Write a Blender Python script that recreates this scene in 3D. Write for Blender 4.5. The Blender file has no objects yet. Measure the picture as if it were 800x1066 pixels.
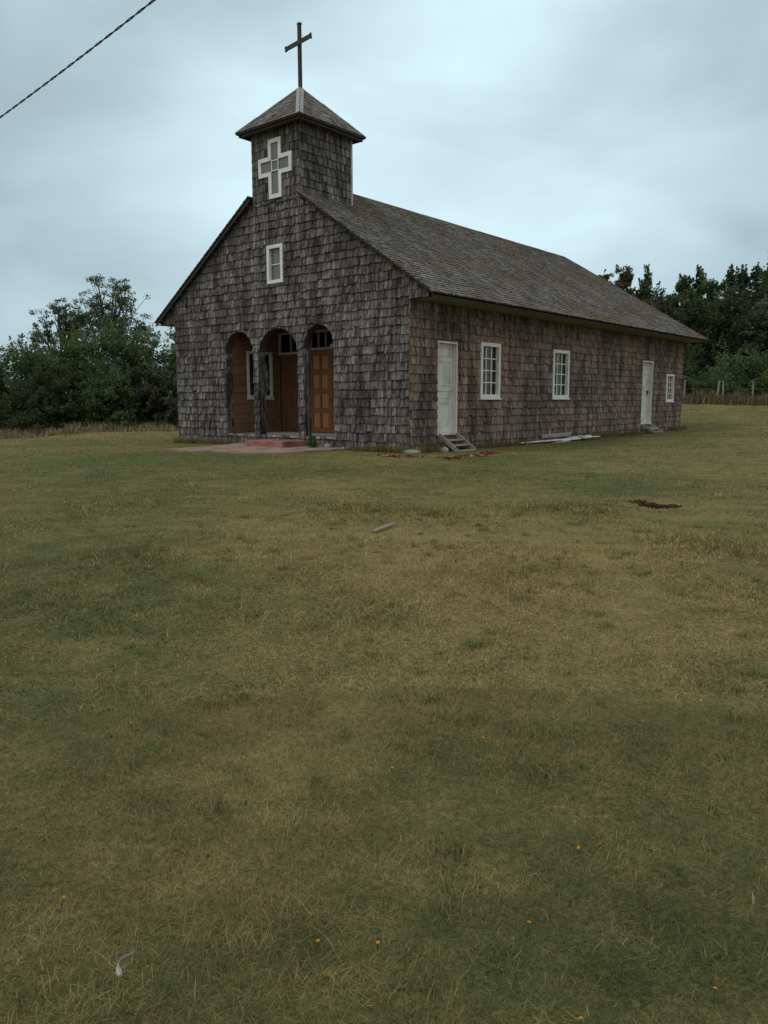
import bpy, math, random
import numpy as np
from mathutils import Vector, Matrix

random.seed(11)
RNG = np.random.default_rng(7)
scene = bpy.context.scene
COL = scene.collection
rad = math.radians
def V3(*a): return np.array(a, float)
X_, Y_, Z_ = V3(1,0,0), V3(0,1,0), V3(0,0,1)

# ------------------------------------------------------------------ objects
def tag(o, label=None, cat=None, group=None, kind=None):
    if label: o['label'] = label
    if cat: o['category'] = cat
    if group: o['group'] = group
    if kind: o['kind'] = kind
    return o

def thing(name, label, cat, loc=(0,0,0), rz=0.0, group=None):
    o = bpy.data.objects.new(name, None); COL.objects.link(o)
    o.location = loc; o.rotation_euler = (0,0,rz); o.empty_display_size = .2
    return tag(o, label, cat, group)

def copy_tree(o, parent=None):
    c = o.copy(); COL.objects.link(c)
    if parent: c.parent = parent
    for ch in o.children: copy_tree(ch, c)
    return c

class MB:
    """collects faces; every face carries three random numbers (rnd)"""
    def __init__(s): s.v=[]; s.f=[]; s.r=[]; s.m=[]
    def add(s, verts, faces, rnd=None, mi=0):
        b=len(s.v); s.v.extend([tuple(map(float,q)) for q in verts])
        if rnd is None: rnd=(random.random(),random.random(),random.random())
        for f in faces: s.f.append([b+i for i in f]); s.r.append(rnd); s.m.append(mi)
    def hexa(s, P, rnd=None, mi=0):
        s.add(P, [(0,3,2,1),(4,5,6,7),(0,1,5,4),(1,2,6,5),(2,3,7,6),(3,0,4,7)], rnd, mi)
    def obox(s, pl, u0,u1,v0,v1,n0,n1, rnd=None, mi=0):
        O,U,V,N=pl
        P=[O+U*u+V*v+N*n for n in (n0,n1) for (u,v) in ((u0,v0),(u1,v0),(u1,v1),(u0,v1))]
        s.hexa(P, rnd, mi)
    def box(s, x0,x1,y0,y1,z0,z1, rnd=None, mi=0):
        s.obox((V3(0,0,0),X_,Y_,Z_), x0,x1,y0,y1,z0,z1, rnd, mi)
    def beam(s, a, b, w, h, up=Z_, rnd=None, mi=0, taper=1.0):
        a=np.array(a,float); b=np.array(b,float); d=b-a; d/=np.linalg.norm(d)
        r=np.cross(d,up); r/=np.linalg.norm(r); u=np.cross(r,d)
        P=[]
        for c,k in ((a,1.0),(b,taper)):
            for (i,j) in ((-1,-1),(1,-1),(1,1),(-1,1)): P.append(c+r*i*w/2*k+u*j*h/2*k)
        s.hexa(P, rnd, mi)
    def tube(s, pts, rads, n=6, rnd=None, mi=0):
        pts=[np.array(p,float) for p in pts]; ring=[]
        if rnd is None: rnd=(random.random(),random.random(),random.random())
        ref=V3(.31,.17,.93)
        for i,p in enumerate(pts):
            d=pts[min(i+1,len(pts)-1)]-pts[max(i-1,0)]; d/=np.linalg.norm(d)+1e-9
            r=np.cross(d,ref); 
            if np.linalg.norm(r)<1e-3: r=np.cross(d,X_)
            r/=np.linalg.norm(r); u=np.cross(r,d)
            ring.append([p+(r*math.cos(2*math.pi*k/n)+u*math.sin(2*math.pi*k/n))*rads[i] for k in range(n)])
        vs=[q for rg in ring for q in rg]; fs=[]
        for i in range(len(pts)-1):
            for k in range(n):
                fs.append((i*n+k, i*n+(k+1)%n, (i+1)*n+(k+1)%n, (i+1)*n+k))
        fs.append(tuple(range(n))[::-1]); fs.append(tuple((len(pts)-1)*n+k for k in range(n)))
        s.add(vs, fs, rnd, mi)
    def build(s, name, mats, parent=None, smooth=False):
        me=bpy.data.meshes.new(name); me.from_pydata(s.v,[],s.f)
        if not isinstance(mats,(list,tuple)): mats=[mats]
        for m in mats: me.materials.append(m)
        a=me.attributes.new('rnd','FLOAT_VECTOR','FACE'); a.data.foreach_set('vector', np.array(s.r,np.float32).ravel())
        me.polygons.foreach_set('material_index', np.array(s.m,np.int32))
        if smooth: me.polygons.foreach_set('use_smooth', np.ones(len(s.f),bool))
        me.update()
        o=bpy.data.objects.new(name,me); COL.objects.link(o)
        if parent: o.parent=parent
        return o

def quick_mesh(name, verts, loops, sizes, mats, attrs=None, parent=None, mat_idx=None):
    """numpy mesh; attrs: {name: per-face float array}"""
    me=bpy.data.meshes.new(name)
    n=len(sizes); me.vertices.add(len(verts)); me.vertices.foreach_set('co', verts.astype(np.float32).ravel())
    me.loops.add(len(loops)); me.loops.foreach_set('vertex_index', loops.astype(np.int32))
    me.polygons.add(n)
    st=np.zeros(n,np.int32); st[1:]=np.cumsum(sizes)[:-1]
    me.polygons.foreach_set('loop_start', st)
    if mat_idx is not None: me.polygons.foreach_set('material_index', mat_idx.astype(np.int32))
    for m in (mats if isinstance(mats,(list,tuple)) else [mats]): me.materials.append(m)
    for k,a in (attrs or {}).items():
        if a.ndim==2:
            t=me.attributes.new(k,'FLOAT_VECTOR','FACE'); t.data.foreach_set('vector', a.astype(np.float32).ravel())
        else:
            t=me.attributes.new(k,'FLOAT','FACE'); t.data.foreach_set('value', a.astype(np.float32))
    me.update(calc_edges=True); me.validate()
    o=bpy.data.objects.new(name,me); COL.objects.link(o)
    if parent: o.parent=parent
    return o

# ------------------------------------------------------------------ materials
class NT:
    def __init__(s, name):
        s.mat=bpy.data.materials.new(name); s.mat.use_nodes=True
        s.t=s.mat.node_tree; s.t.nodes.clear()
        s.out=s.n('ShaderNodeOutputMaterial')
    def n(s, typ, **kw):
        q=s.t.nodes.new(typ)
        for k,v in kw.items():
            if k.startswith('i_'): q.inputs[int(k[2:])].default_value=v
            else: setattr(q,k,v)
        return q
    def l(s,a,b): s.t.links.new(a,b)
    def attr(s,name): return s.n('ShaderNodeAttribute', attribute_name=name)
    def math(s,op,a,b=None,clamp=False):
        q=s.n('ShaderNodeMath',operation=op,use_clamp=clamp)
        for i,x in enumerate((a,b)):
            if x is None: continue
            if isinstance(x,(int,float)): q.inputs[i].default_value=x
            else: s.l(x,q.inputs[i])
        return q.outputs[0]
    def mix(s,f,a,b,mode='MIX'):
        q=s.n('ShaderNodeMix',data_type='RGBA',blend_type=mode)
        for sock,x in ((q.inputs[0],f),(q.inputs[6],a),(q.inputs[7],b)):
            if isinstance(x,(int,float)): sock.default_value=x
            elif isinstance(x,tuple): sock.default_value=(*x,1) if len(x)==3 else x
            else: s.l(x,sock)
        return q.outputs[2]
    def noise(s,scale,det=4,vec=None,rough=.55,sc3=None):
        q=s.n('ShaderNodeTexNoise'); q.inputs['Scale'].default_value=scale; q.inputs['Detail'].default_value=det; q.inputs['Roughness'].default_value=rough
        if vec is None: vec=s.obj()
        if sc3:
            m=s.n('ShaderNodeMapping'); m.inputs['Scale'].default_value=sc3; s.l(vec,m.inputs['Vector']); vec=m.outputs[0]
        s.l(vec,q.inputs['Vector']); return q.outputs[0]
    def obj(s): 
        if not hasattr(s,'_o'): s._o=s.n('ShaderNodeTexCoord').outputs['Object']
        return s._o
    def ramp(s,f,stops):
        q=s.n('ShaderNodeValToRGB'); e=q.color_ramp.elements
        while len(e)<len(stops): e.new(.5)
        for i,(p,c) in enumerate(stops): e[i].position=p; e[i].color=(*c,1)
        s.l(f,q.inputs[0]); return q.outputs[0]
    def rng(s,f,a,b,c,d):
        q=s.n('ShaderNodeMapRange'); s.l(f,q.inputs[0])
        for i,x in enumerate((a,b,c,d)): q.inputs[i+1].default_value=x
        return q.outputs[0]
    def bump(s,h,strength=.4,dist=.01):
        q=s.n('ShaderNodeBump'); q.inputs['Strength'].default_value=strength; q.inputs['Distance'].default_value=dist
        s.l(h,q.inputs['Height']); return q.outputs[0]
    def bsdf(s,col,rough=.8,spec=.3,normal=None,**kw):
        b=s.n('ShaderNodeBsdfPrincipled')
        if isinstance(col,tuple): b.inputs['Base Color'].default_value=(*col,1)
        else: s.l(col,b.inputs['Base Color'])
        if isinstance(rough,(int,float)): b.inputs['Roughness'].default_value=rough
        else: s.l(rough,b.inputs['Roughness'])
        b.inputs['Specular IOR Level'].default_value=spec
        for k,v in kw.items(): b.inputs[k].default_value=v
        if normal is not None: s.l(normal,b.inputs['Normal'])
        s.l(b.outputs[0],s.out.inputs[0]); return b

def shingle_mat(name, dark, mid, light, streak, stain_amt=.6, moss=None, warm=None):
    t=NT(name); a=t.attr('rnd'); sep=t.n('ShaderNodeSeparateXYZ'); t.l(a.outputs['Vector'],sep.inputs[0])
    # shift the grain from shingle to shingle
    add=t.n('ShaderNodeVectorMath',operation='MULTIPLY_ADD'); t.l(a.outputs['Vector'],add.inputs[0]); add.inputs[1].default_value=(.05,.05,5); t.l(t.obj(),add.inputs[2])
    g=t.noise(1,5,add.outputs[0],.6,streak)
    g2=t.noise(1,3,add.outputs[0],.5,tuple(q*.3 for q in streak))
    f=t.math('ADD',t.math('MULTIPLY',sep.outputs[0],.17),t.math('ADD',t.math('MULTIPLY',t.rng(g,.3,.7,0,1),.50),t.math('MULTIPLY',t.rng(g2,.32,.68,0,1),.36)))
    c=t.ramp(f,[(.24,dark),(.5,mid),(.72,tuple(.5*(p+q) for p,q in zip(mid,light))),(.95,light)])
    if warm: c=t.mix(t.rng(t.noise(.35,4),.35,.65,0,.8),c,t.mix(1.0,c,warm,'MULTIPLY'))
    st=t.noise(.9,6,None,.68,(1.9,1.9,.55))
    c=t.mix(t.rng(st,.46,.57,0,stain_amt),c,t.mix(1.0,c,(.25,.25,.27),'MULTIPLY'))
    if moss:
        mo=t.math('MULTIPLY',t.rng(t.noise(.5,5),.45,.65,0,1),t.rng(t.noise(9,3),.35,.6,.2,1))
        c=t.mix(t.math('MULTIPLY',mo,.85),c,moss)
    t.bsdf(c,.88,.15,t.bump(g,.5,.006)); return t.mat

M={}
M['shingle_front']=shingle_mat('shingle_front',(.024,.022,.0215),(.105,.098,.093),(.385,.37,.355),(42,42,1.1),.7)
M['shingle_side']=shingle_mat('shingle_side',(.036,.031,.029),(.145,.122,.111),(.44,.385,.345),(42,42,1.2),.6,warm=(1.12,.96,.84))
M['shingle_roof']=shingle_mat('shingle_roof',(.05,.047,.044),(.15,.14,.13),(.34,.325,.30),(14,40,14),.45,moss=(.115,.085,.038))
def wood(name, c0, c1, scale=(30,30,1.2), rough=.6, spec=.3, dirt=.4):
    t=NT(name); a=t.attr('rnd')
    add=t.n('ShaderNodeVectorMath',operation='MULTIPLY_ADD'); t.l(a.outputs['Vector'],add.inputs[0]); add.inputs[1].default_value=(3,3,5); t.l(t.obj(),add.inputs[2])
    g=t.noise(1,5,add.outputs[0],.6,scale)
    c=t.mix(t.rng(g,.3,.7,0,1),c0,c1)
    c=t.mix(t.math('MULTIPLY',t.rng(t.noise(2.5,4),.5,.7,0,1),dirt),c,t.mix(1.0,c,(.5,.47,.45),'MULTIPLY'))
    t.bsdf(c,rough,spec,t.bump(g,.3,.003)); return t.mat
M['dark_wood']=wood('dark_wood',(.035,.033,.032),(.085,.08,.076),rough=.85,spec=.15)
M['grey_wood']=wood('grey_wood',(.22,.21,.19),(.42,.40,.36),(12,12,12),rough=.85,spec=.15)
M['pale_board']=wood('pale_board',(.36,.35,.34),(.55,.55,.54),(20,20,2),.8,.15)
M['hip']=wood('hip_metal',(.22,.23,.23),(.36,.37,.37),(20,20,2),.7,.2)
M['clapboard']=wood('clapboard',(.16,.092,.062),(.27,.16,.11),(3,3,30),.6,.25)
M['door_wood']=wood('door_wood',(.17,.072,.028),(.29,.13,.054),(30,30,1.5),.42,.4,.25)
M['door_panel']=wood('door_panel',(.34,.16,.065),(.50,.26,.115),(30,30,1.5),.42,.4,.25)
M['door_plank']=wood('door_plank',(.10,.046,.026),(.18,.085,.05),(30,30,1.2),.5,.3,.3)
M['white_paint']=wood('white_paint',(.64,.65,.63),(.78,.78,.76),(18,18,1.5),.65,.3,.35)
M['door_white']=wood('door_white',(.54,.55,.53),(.70,.70,.68),(18,18,1.5),.65,.3,.5)
M['soffit']=wood('soffit',(.19,.195,.11),(.27,.27,.16),(2,14,14),.8,.2,.6)
M['teal']=wood('teal',(.035,.075,.06),(.06,.115,.09),(4,14,4),.8,.2)
M['metal_dark']=(lambda t:(t.bsdf((.03,.03,.03),.5,.4),t.mat)[1])(NT('metal_dark'))
M['old_wood_post']=wood('old_wood_post',(.16,.155,.14),(.34,.33,.30),(20,20,2),.9,.1)
M['wire']=(lambda t:(t.bsdf((.12,.11,.10),.6,.4),t.mat)[1])(NT('wire'))
M['cable']=(lambda t:(t.bsdf((.02,.02,.025),.6,.3),t.mat)[1])(NT('cable'))

def glass_mat():
    t=NT('window_glass'); tr=t.n('ShaderNodeBsdfTransparent'); tr.inputs[0].default_value=(.72,.78,.76,1)
    gl=t.n('ShaderNodeBsdfGlossy'); gl.inputs['Roughness'].default_value=.04
    nz=t.noise(2.2,2); t.l(t.bump(nz,.15,.02),gl.inputs['Normal'])
    fr=t.n('ShaderNodeFresnel'); fr.inputs[0].default_value=1.5
    mx=t.n('ShaderNodeMixShader'); t.l(t.math('ADD',fr.outputs[0],.04),mx.inputs[0]); t.l(tr.outputs[0],mx.inputs[1]); t.l(gl.outputs[0],mx.inputs[2]); t.l(mx.outputs[0],t.out.inputs[0]); return t.mat
M['glass']=glass_mat()
def fabric():
    t=NT('old_glass_frosted'); n=t.noise(3,3); t.bsdf(t.mix(n,(.10,.115,.12),(.17,.19,.195)),.12,.5,t.bump(n,.1,.01)); return t.mat
M['dusty_glass']=fabric()
def concrete(name,c0,c1,red=None):
    t=NT(name); n=t.noise(3,8,None,.65); c=t.mix(t.rng(n,.3,.7,0,1),c0,c1)
    c=t.mix(t.rng(t.noise(1.6,6,None,.65),.46,.62,0,.75),c,tuple(.55*q for q in c0))
    t.bsdf(c,.9,.2,t.bump(t.noise(40,4),.4,.004)); return t.mat
M['red_concrete']=concrete('red_concrete',(.25,.105,.085),(.37,.175,.145))
M['pink_slab']=concrete('pink_slab',(.25,.175,.14),(.36,.26,.21))
M['stone']=concrete('stone',(.22,.22,.20),(.38,.38,.35))
def rubble_mat():
    t=NT('brick_chips'); a=t.attr('rnd'); s=t.n('ShaderNodeSeparateXYZ'); t.l(a.outputs['Vector'],s.inputs[0])
    t.bsdf(t.ramp(s.outputs[0],[(0,(.06,.028,.016)),(.5,(.17,.062,.032)),(.85,(.27,.125,.07)),(1,(.42,.30,.20))]),.95,.1); return t.mat
M['brick']=rubble_mat()
M['rust']=concrete('rust_earth',(.065,.03,.018),(.13,.056,.032))
M['white_debris']=wood('white_debris',(.55,.57,.60),(.78,.80,.83),(3,3,3),.7,.3,.3)
M['flower']=(lambda t:(t.bsdf((.52,.25,.012),.7,.1),t.mat)[1])(NT('flower_petal'))
M['feather']=(lambda t:(t.bsdf((.30,.30,.27),.8,.2),t.mat)[1])(NT('feather_white'))
def leafmat(name,cols,trans=.4):
    t=NT(name); a=t.attr('rnd'); s=t.n('ShaderNodeSeparateXYZ'); t.l(a.outputs['Vector'],s.inputs[0])
    c=t.ramp(s.outputs[0],cols)
    d=t.n('ShaderNodeBsdfPrincipled'); t.l(c,d.inputs['Base Color']); d.inputs['Roughness'].default_value=.6; d.inputs['Specular IOR Level'].default_value=.18
    tl=t.n('ShaderNodeBsdfTranslucent'); t.l(t.mix(1.0,c,(1.1,1.2,.6),'MULTIPLY'),tl.inputs[0])
    mx=t.n('ShaderNodeMixShader'); mx.inputs[0].default_value=trans; t.l(d.outputs[0],mx.inputs[1]); t.l(tl.outputs[0],mx.inputs[2]); t.l(mx.outputs[0],t.out.inputs[0]); return t.mat
M['leaf_bush']=leafmat('leaf_bush',[(0,(.045,.072,.04)),(.5,(.10,.148,.08)),(.85,(.15,.20,.11)),(1,(.19,.23,.145))])
M['leaf_airy']=leafmat('leaf_airy',[(0,(.05,.065,.04)),(.6,(.095,.12,.068)),(1,(.15,.165,.10))])
M['leaf_dark']=leafmat('leaf_dark',[(0,(.034,.050,.032)),(.5,(.07,.10,.056)),(.85,(.12,.15,.08)),(1,(.18,.19,.13))])
M['leaf_light']=leafmat('leaf_light',[(0,(.05,.075,.032)),(.5,(.095,.145,.056)),(1,(.16,.20,.085))])
M['leaf_brown']=leafmat('leaf_brown',[(0,(.06,.05,.034)),(.5,(.12,.10,.065)),(1,(.20,.17,.12))])
M['leaf_silver']=leafmat('leaf_silver',[(0,(.036,.046,.034)),(.55,(.08,.095,.066)),(.8,(.17,.18,.14)),(1,(.30,.31,.26))])
M['bark']=wood('bark',(.05,.045,.04),(.13,.12,.105),(14,14,2),.9,.1)
M['weed']=leafmat('leaf_weed',[(0,(.03,.07,.02)),(1,(.07,.14,.04))])
def grassmat():
    t=NT('grass_blades'); a=t.attr('rnd'); s=t.n('ShaderNodeSeparateXYZ'); t.l(a.outputs['Vector'],s.inputs[0])
    green=t.ramp(s.outputs[0],[(0,(.050,.070,.023)),(.5,(.112,.138,.044)),(1,(.22,.235,.095))])
    dry=t.ramp(s.outputs[0],[(0,(.14,.103,.042)),(.5,(.35,.27,.115)),(.9,(.53,.43,.21)),(1,(.64,.54,.32))])
    c=t.mix(s.outputs[1],green,dry)
    d=t.n('ShaderNodeBsdfPrincipled'); t.l(c,d.inputs['Base Color']); d.inputs['Roughness'].default_value=.7; d.inputs['Specular IOR Level'].default_value=.12
    tl=t.n('ShaderNodeBsdfTranslucent'); t.l(c,tl.inputs[0])
    mx=t.n('ShaderNodeMixShader'); mx.inputs[0].default_value=.2; t.l(d.outputs[0],mx.inputs[1]); t.l(tl.outputs[0],mx.inputs[2]); t.l(mx.outputs[0],t.out.inputs[0]); return t.mat
M['grass']=grassmat()
def tallmat():
    t=NT('tall_dry_grass'); a=t.attr('rnd'); s=t.n('ShaderNodeSeparateXYZ'); t.l(a.outputs['Vector'],s.inputs[0])
    c=t.ramp(s.outputs[0],[(0,(.085,.068,.038)),(.5,(.21,.17,.10)),(1,(.40,.34,.22))]); t.bsdf(c,.8,.1); return t.mat
M['tall']=tallmat()
def groundmat():
    t=NT('ground_thatch'); a=t.attr('dry'); f=a.outputs['Fac']
    n1=t.noise(26,6,None,.7); n2=t.noise(4,5,None,.6); n3=t.noise(110,3,None,.6)
    k=t.math('ADD',f,t.math('MULTIPLY',t.math('SUBTRACT',n2,.5),1.5),True)
    g=t.mix(t.rng(n1,.3,.7,0,1),(.06,.078,.027),(.145,.16,.056))
    d=t.mix(t.rng(n1,.3,.7,0,1),(.18,.137,.054),(.40,.315,.14))
    c=t.mix(k,g,d); c=t.mix(t.rng(n3,.35,.6,.6,0),c,(.045,.045,.02))  # dark specks painted in as shaded gaps between the blades, for depth
    t.bsdf(c,.95,.08,t.bump(n1,.9,.03)); return t.mat
M['ground']=groundmat()

# ------------------------------------------------------------------ terrain
CAM=V3(12.184,-15.599,1.16)
TP=np.array([(12.2,-15.6,-.34),(11.2,-14.4,-.34),(8,-15,-.345),(14,-12,-.33),(16,-16,-.36),(12,-19,-.36),(7,-9.4,-.26),(3,-9,-.22),
(0,-1.5,-.12),(2,-1,-.125),(1,3,-.14),(.5,10,-.13),(0,19.3,-.08),(-9.6,0,-.15),(-9.6,19,-.1),(-5,-3,-.12),(-3,-1,-.11),(-12,-5,-.22),(4,2,-.13),
(6,-4,-.2),(-24.3,.8,-.4),(-20.4,7.6,-.18),(-28,10,-.05),(-16,-6,-.32),(-4.1,31.7,.98),(.2,32.9,.92),(6,34,.95),(-10,29,.8),(12,28,.75),(9,14,.15),(10,0,-.2),
(20,-10,-.3),(20,10,.1),(-15,30,.7),(-10,45,1.35),(10,45,1.35),(-40,0,-.6),(-55,20,-.3),(50,0,.1),(0,-40,-.6),(30,-40,-.6),(-30,-30,-.7),(45,50,1.2),(-45,50,.9)],float)
def _U(d2): return np.where(d2>1e-12, .5*d2*np.log(d2+1e-12), 0)
def _tps():
    P=TP[:,:2]; n=len(P); d2=((P[:,None]-P[None])**2).sum(-1)
    A=np.zeros((n+3,n+3)); A[:n,:n]=_U(d2)+np.eye(n)*.5
    A[:n,n]=1; A[:n,n+1:]=P; A[n,:n]=1; A[n+1:,:n]=P.T
    return np.linalg.solve(A, np.concatenate([TP[:,2],np.zeros(3)]))
TW=_tps()
WAVES=[(RNG.normal(0,1,2)*k, RNG.uniform(0,6.28), a) for k,a in ((.5,.022),(.7,.018),(1.1,.014),(1.6,.010),(2.6,.006),(4,.004),(6,.003)) for _ in range(2)]
BUMPS=[(7.5,-6.5,.9,.09),(5.3,-8.0,.9,.06),(9.85,-7.6,.8,.07),(6.2,-7.6,.6,-.04),(8.9,-8.3,.7,-.03),(9.0,-9.6,.6,.04)]
def ground_z(x,y):
    x=np.asarray(x,float); y=np.asarray(y,float); sh=x.shape; x=x.ravel(); y=y.ravel()
    out=np.empty_like(x)
    cx=np.clip(x,-60,55); cy=np.clip(y,-45,60)
    for i in range(0,len(x),200000):
        s=slice(i,i+200000); d2=(cx[s,None]-TP[None,:,0])**2+(cy[s,None]-TP[None,:,1])**2
        out[s]=_U(d2)@TW[:-3]+TW[-3]+TW[-2]*cx[s]+TW[-1]*cy[s]
    # calm close to the church so that nothing pokes through slabs
    inside=np.clip(np.minimum(np.minimum(x+11.5,3.2-x),np.minimum(y+4.8,21-y))/1.5,0,1)
    w=sum(a*np.sin(k[0]*x+k[1]*y+p) for k,p,a in WAVES)*(1-.85*inside)
    for bx,by,r,h in BUMPS: w=w+h*np.exp(-((x-bx)**2+(y-by)**2)/r**2)
    return (out+w).reshape(sh)
def gz(x,y): return float(ground_z(np.array([x]),np.array([y]))[0])
DRYW=[(RNG.normal(0,1,2)*k, RNG.uniform(0,6.28), a) for k,a in ((.35,.08),(.6,.08),(1.0,.07),(1.7,.07),(2.8,.07),(4.5,.06)) for _ in range(2)]
DRYG=[(8.4,-10.4,2.4,.30),(6.4,-9.4,2.0,.20),(10.0,-11.6,1.3,.16),(3.8,-6.8,2.0,.20),(9.2,-9.2,1.8,.18),(9.3,-12.3,.9,.12),(10.6,-11.3,.8,.12),(9.9,-13.3,.5,.10),(10.3,-14.3,.5,.08),
      (5.5,-12.8,2.4,-.19),(7.6,-13.3,1.2,-.09),(8.7,-14.1,.8,-.12),(11.4,-13.5,.9,-.08),(2.6,-.6,1.2,-.26),(-1.6,-6.6,3.5,-.16),(7.2,-4.1,1.2,-.20),(11.4,-12.6,.8,-.05),
      (.8,8,2.2,-.25),(-5,-6,5,-.12),(3,-2.5,2.2,-.12),(-4,-4.2,1.5,-.25),(4.5,3.5,3,-.05),(-22,4,5,.12),(-2,29,7,.03)]
_NG=RNG.random((256,256))
def vnoise(x,y,cell,sh=0):
    u=np.asarray(x)/cell+37.3*sh; v=np.asarray(y)/cell+11.7*sh
    c_,s_=math.cos(.6+sh),math.sin(.6+sh); u,v=c_*u-s_*v,s_*u+c_*v
    i=np.floor(u).astype(int); j=np.floor(v).astype(int); fu=u-i; fv=v-j; fu=fu*fu*(3-2*fu); fv=fv*fv*(3-2*fv)
    g=lambda a,b: _NG[a%256,b%256]
    return (g(i,j)*(1-fu)+g(i+1,j)*fu)*(1-fv)+(g(i,j+1)*(1-fu)+g(i+1,j+1)*fu)*fv
def dryness(x,y):
    d=.36+sum(a*np.sin(k[0]*x+k[1]*y+p) for k,p,a in DRYW)*.42
    d=d+.24*(vnoise(x,y,.5,1)-.5)+.46*(vnoise(x,y,.11,2)-.5)+.34*(vnoise(x,y,.05,7)-.5)+.22*(vnoise(x,y,1.6,3)-.5)
    d=d-.06*np.exp(-((x-10.7)**2+(y+14.3)**2)/1.8**2)+.05*np.exp(-((x-8)**2+(y+10)**2)/9)  # greener turf near the camera, also darkened there to follow lens falloff
    for gx,gy,r,h in DRYG: d=d+h*np.exp(-((x-gx)**2+(y-gy)**2)/r**2)
    return np.clip(d,0,1)
def terrain():
    def axis(lo,hi,step,far):
        a=list(np.arange(lo,hi+.01,step)); s=step*1.5; b=hi
        while b<far: b+=s; a.append(b); s*=1.35
        s=step*1.5; b=lo; pre=[]
        while b>-far: b-=s; pre.append(b); s*=1.35
        return np.array(pre[::-1]+a)
    xs=axis(-34,24,.3,600); ys=axis(-19,44,.3,600)
    X,Y=np.meshgrid(xs,ys); Z=ground_z(X,Y); nx,ny=len(xs),len(ys)
    v=np.stack([X,Y,Z],-1).reshape(-1,3)
    i=np.arange(nx-1)[None]+np.arange(ny-1)[:,None]*nx; i=i.ravel()
    loops=np.stack([i,i+1,i+1+nx,i+nx],-1).ravel(); sz=np.full(len(i),4)
    o=quick_mesh('ground',v,loops,sz,M['ground'])
    a=o.data.attributes.new('dry','FLOAT','POINT'); a.data.foreach_set('value',dryness(v[:,0],v[:,1]).astype(np.float32))
    o.data.polygons.foreach_set('use_smooth',np.ones(len(sz),bool))
    tag(o,'rough dry meadow ground around the church',kind='structure')
terrain()

# ------------------------------------------------------------------ church
W=9.574; L=19.33; XM=-W/2
EE=.861; ZE=3.75; ZR=7.51; SL=(ZR-ZE)/(EE-XM); OV=.19; YR=17.38; YH=19.84
TXL,TXR,TD=-5.65,-3.715,1.99; ZTE=8.66; TE=.32; ZTA=9.94
def roof_z(x): return ZE+SL*(EE-abs(x-XM)-XM)
church=thing('church','old wooden church clad in weathered grey shingles, square bell tower and cross above its gable','church')
PF=(V3(0,0,0),X_,Z_,-Y_)         # facade: u=x, v=z, out -y
PS=(V3(0,0,0),Y_,Z_,X_)          # right side wall: u=y, out +x
PL=(V3(-W,0,0),Y_,Z_,-X_)        # left side wall
PB=(V3(0,L,0),X_,Z_,Y_)          # rear

def shingles(mb, pl, u0,u1,v0,v1, expo, wmin,wmax, top=None, holes=(), th=.02, lap=1.3, rag=.012, strip=.025, toplim=.02, var=(.8,1.25),gapw=.0015):
    O,U,V,N=pl
    flip=np.dot(np.cross(U,V),N)<0
    def piece(ua,ub,va,vb,B,T,tt,rnd,skew=0):
        f=lambda v: .003+tt*(1-(v-B)/(T-B))
        P=[O+U*ua+V*va+N*f(va),O+U*ub+V*(va+skew)+N*f(va),O+U*ub+V*vb+N*f(vb),O+U*ua+V*vb+N*f(vb),
           O+U*ua+V*va-N*.004,O+U*ub+V*(va+skew)-N*.004,O+U*ub+V*vb-N*.004,O+U*ua+V*vb-N*.004]
        F=[(0,1,2,3),(0,4,5,1),(1,5,6,2),(3,7,4,0)]
        if flip: F=[q[::-1] for q in F]
        mb.add(P,F,rnd)
    nc=int(math.ceil((v1-v0)/expo))
    for k in range(nc):
        u=u0-random.uniform(0,wmax*.6)
        wob=random.uniform(-.006,.006)
        while u<u1:
            w=random.uniform(wmin,wmax) if random.random()>.12 else random.uniform(wmin*.55,wmin)
            ua=max(u,u0); ub=min(u+w-gapw,u1); u+=w
            if ub-ua<.012: continue
            B=v0+k*expo+wob+random.gauss(0,rag*.6)
            if random.random()<.05: B+=random.uniform(.01,.05)
            T=v0+k*expo+expo*lap
            tt=th*random.uniform(*var)
            rnd=(random.random(),random.random(),random.random())
            um=.5*(ua+ub)
            lim=min(top(ua),top(ub)) if top else v1
            lim=min(lim,v1)
            hit=[h for h in holes if h[0]<ub and h[1]>ua and h[2]<T and h[3]>B]
            if not hit and T<=lim:
                piece(ua,ub,B,T,B,T,tt,rnd,random.gauss(0,rag*.25)); continue
            n=max(1,int(math.ceil((ub-ua)/strip)))
            for q in range(n):
                sa=ua+(ub-ua)*q/n; sb=ua+(ub-ua)*(q+1)/n; sm=.5*(sa+sb)
                lm=min(top(sm) if top else v1, v1)
                seg=[(B,min(T,lm))]
                for h in hit:
                    if not(h[0]<sm<h[1]): continue
                    ha,hb=h[2],h[3]
                    if len(h)>4:  # arch: spring, radius
                        c=.5*(h[0]+h[1]); hb=h[4]+math.sqrt(max(0,h[5]**2-(sm-c)**2))*h[6]
                    ns=[]
                    for a,b in seg:
                        if hb<=a or ha>=b: ns.append((a,b)); continue
                        if ha>a: ns.append((a,ha))
                        if hb<b: ns.append((hb,b))
                    seg=ns
                for a,b in seg:
                    if b-a>.008: piece(sa,sb,a,b,B,T,tt,rnd)

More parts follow.
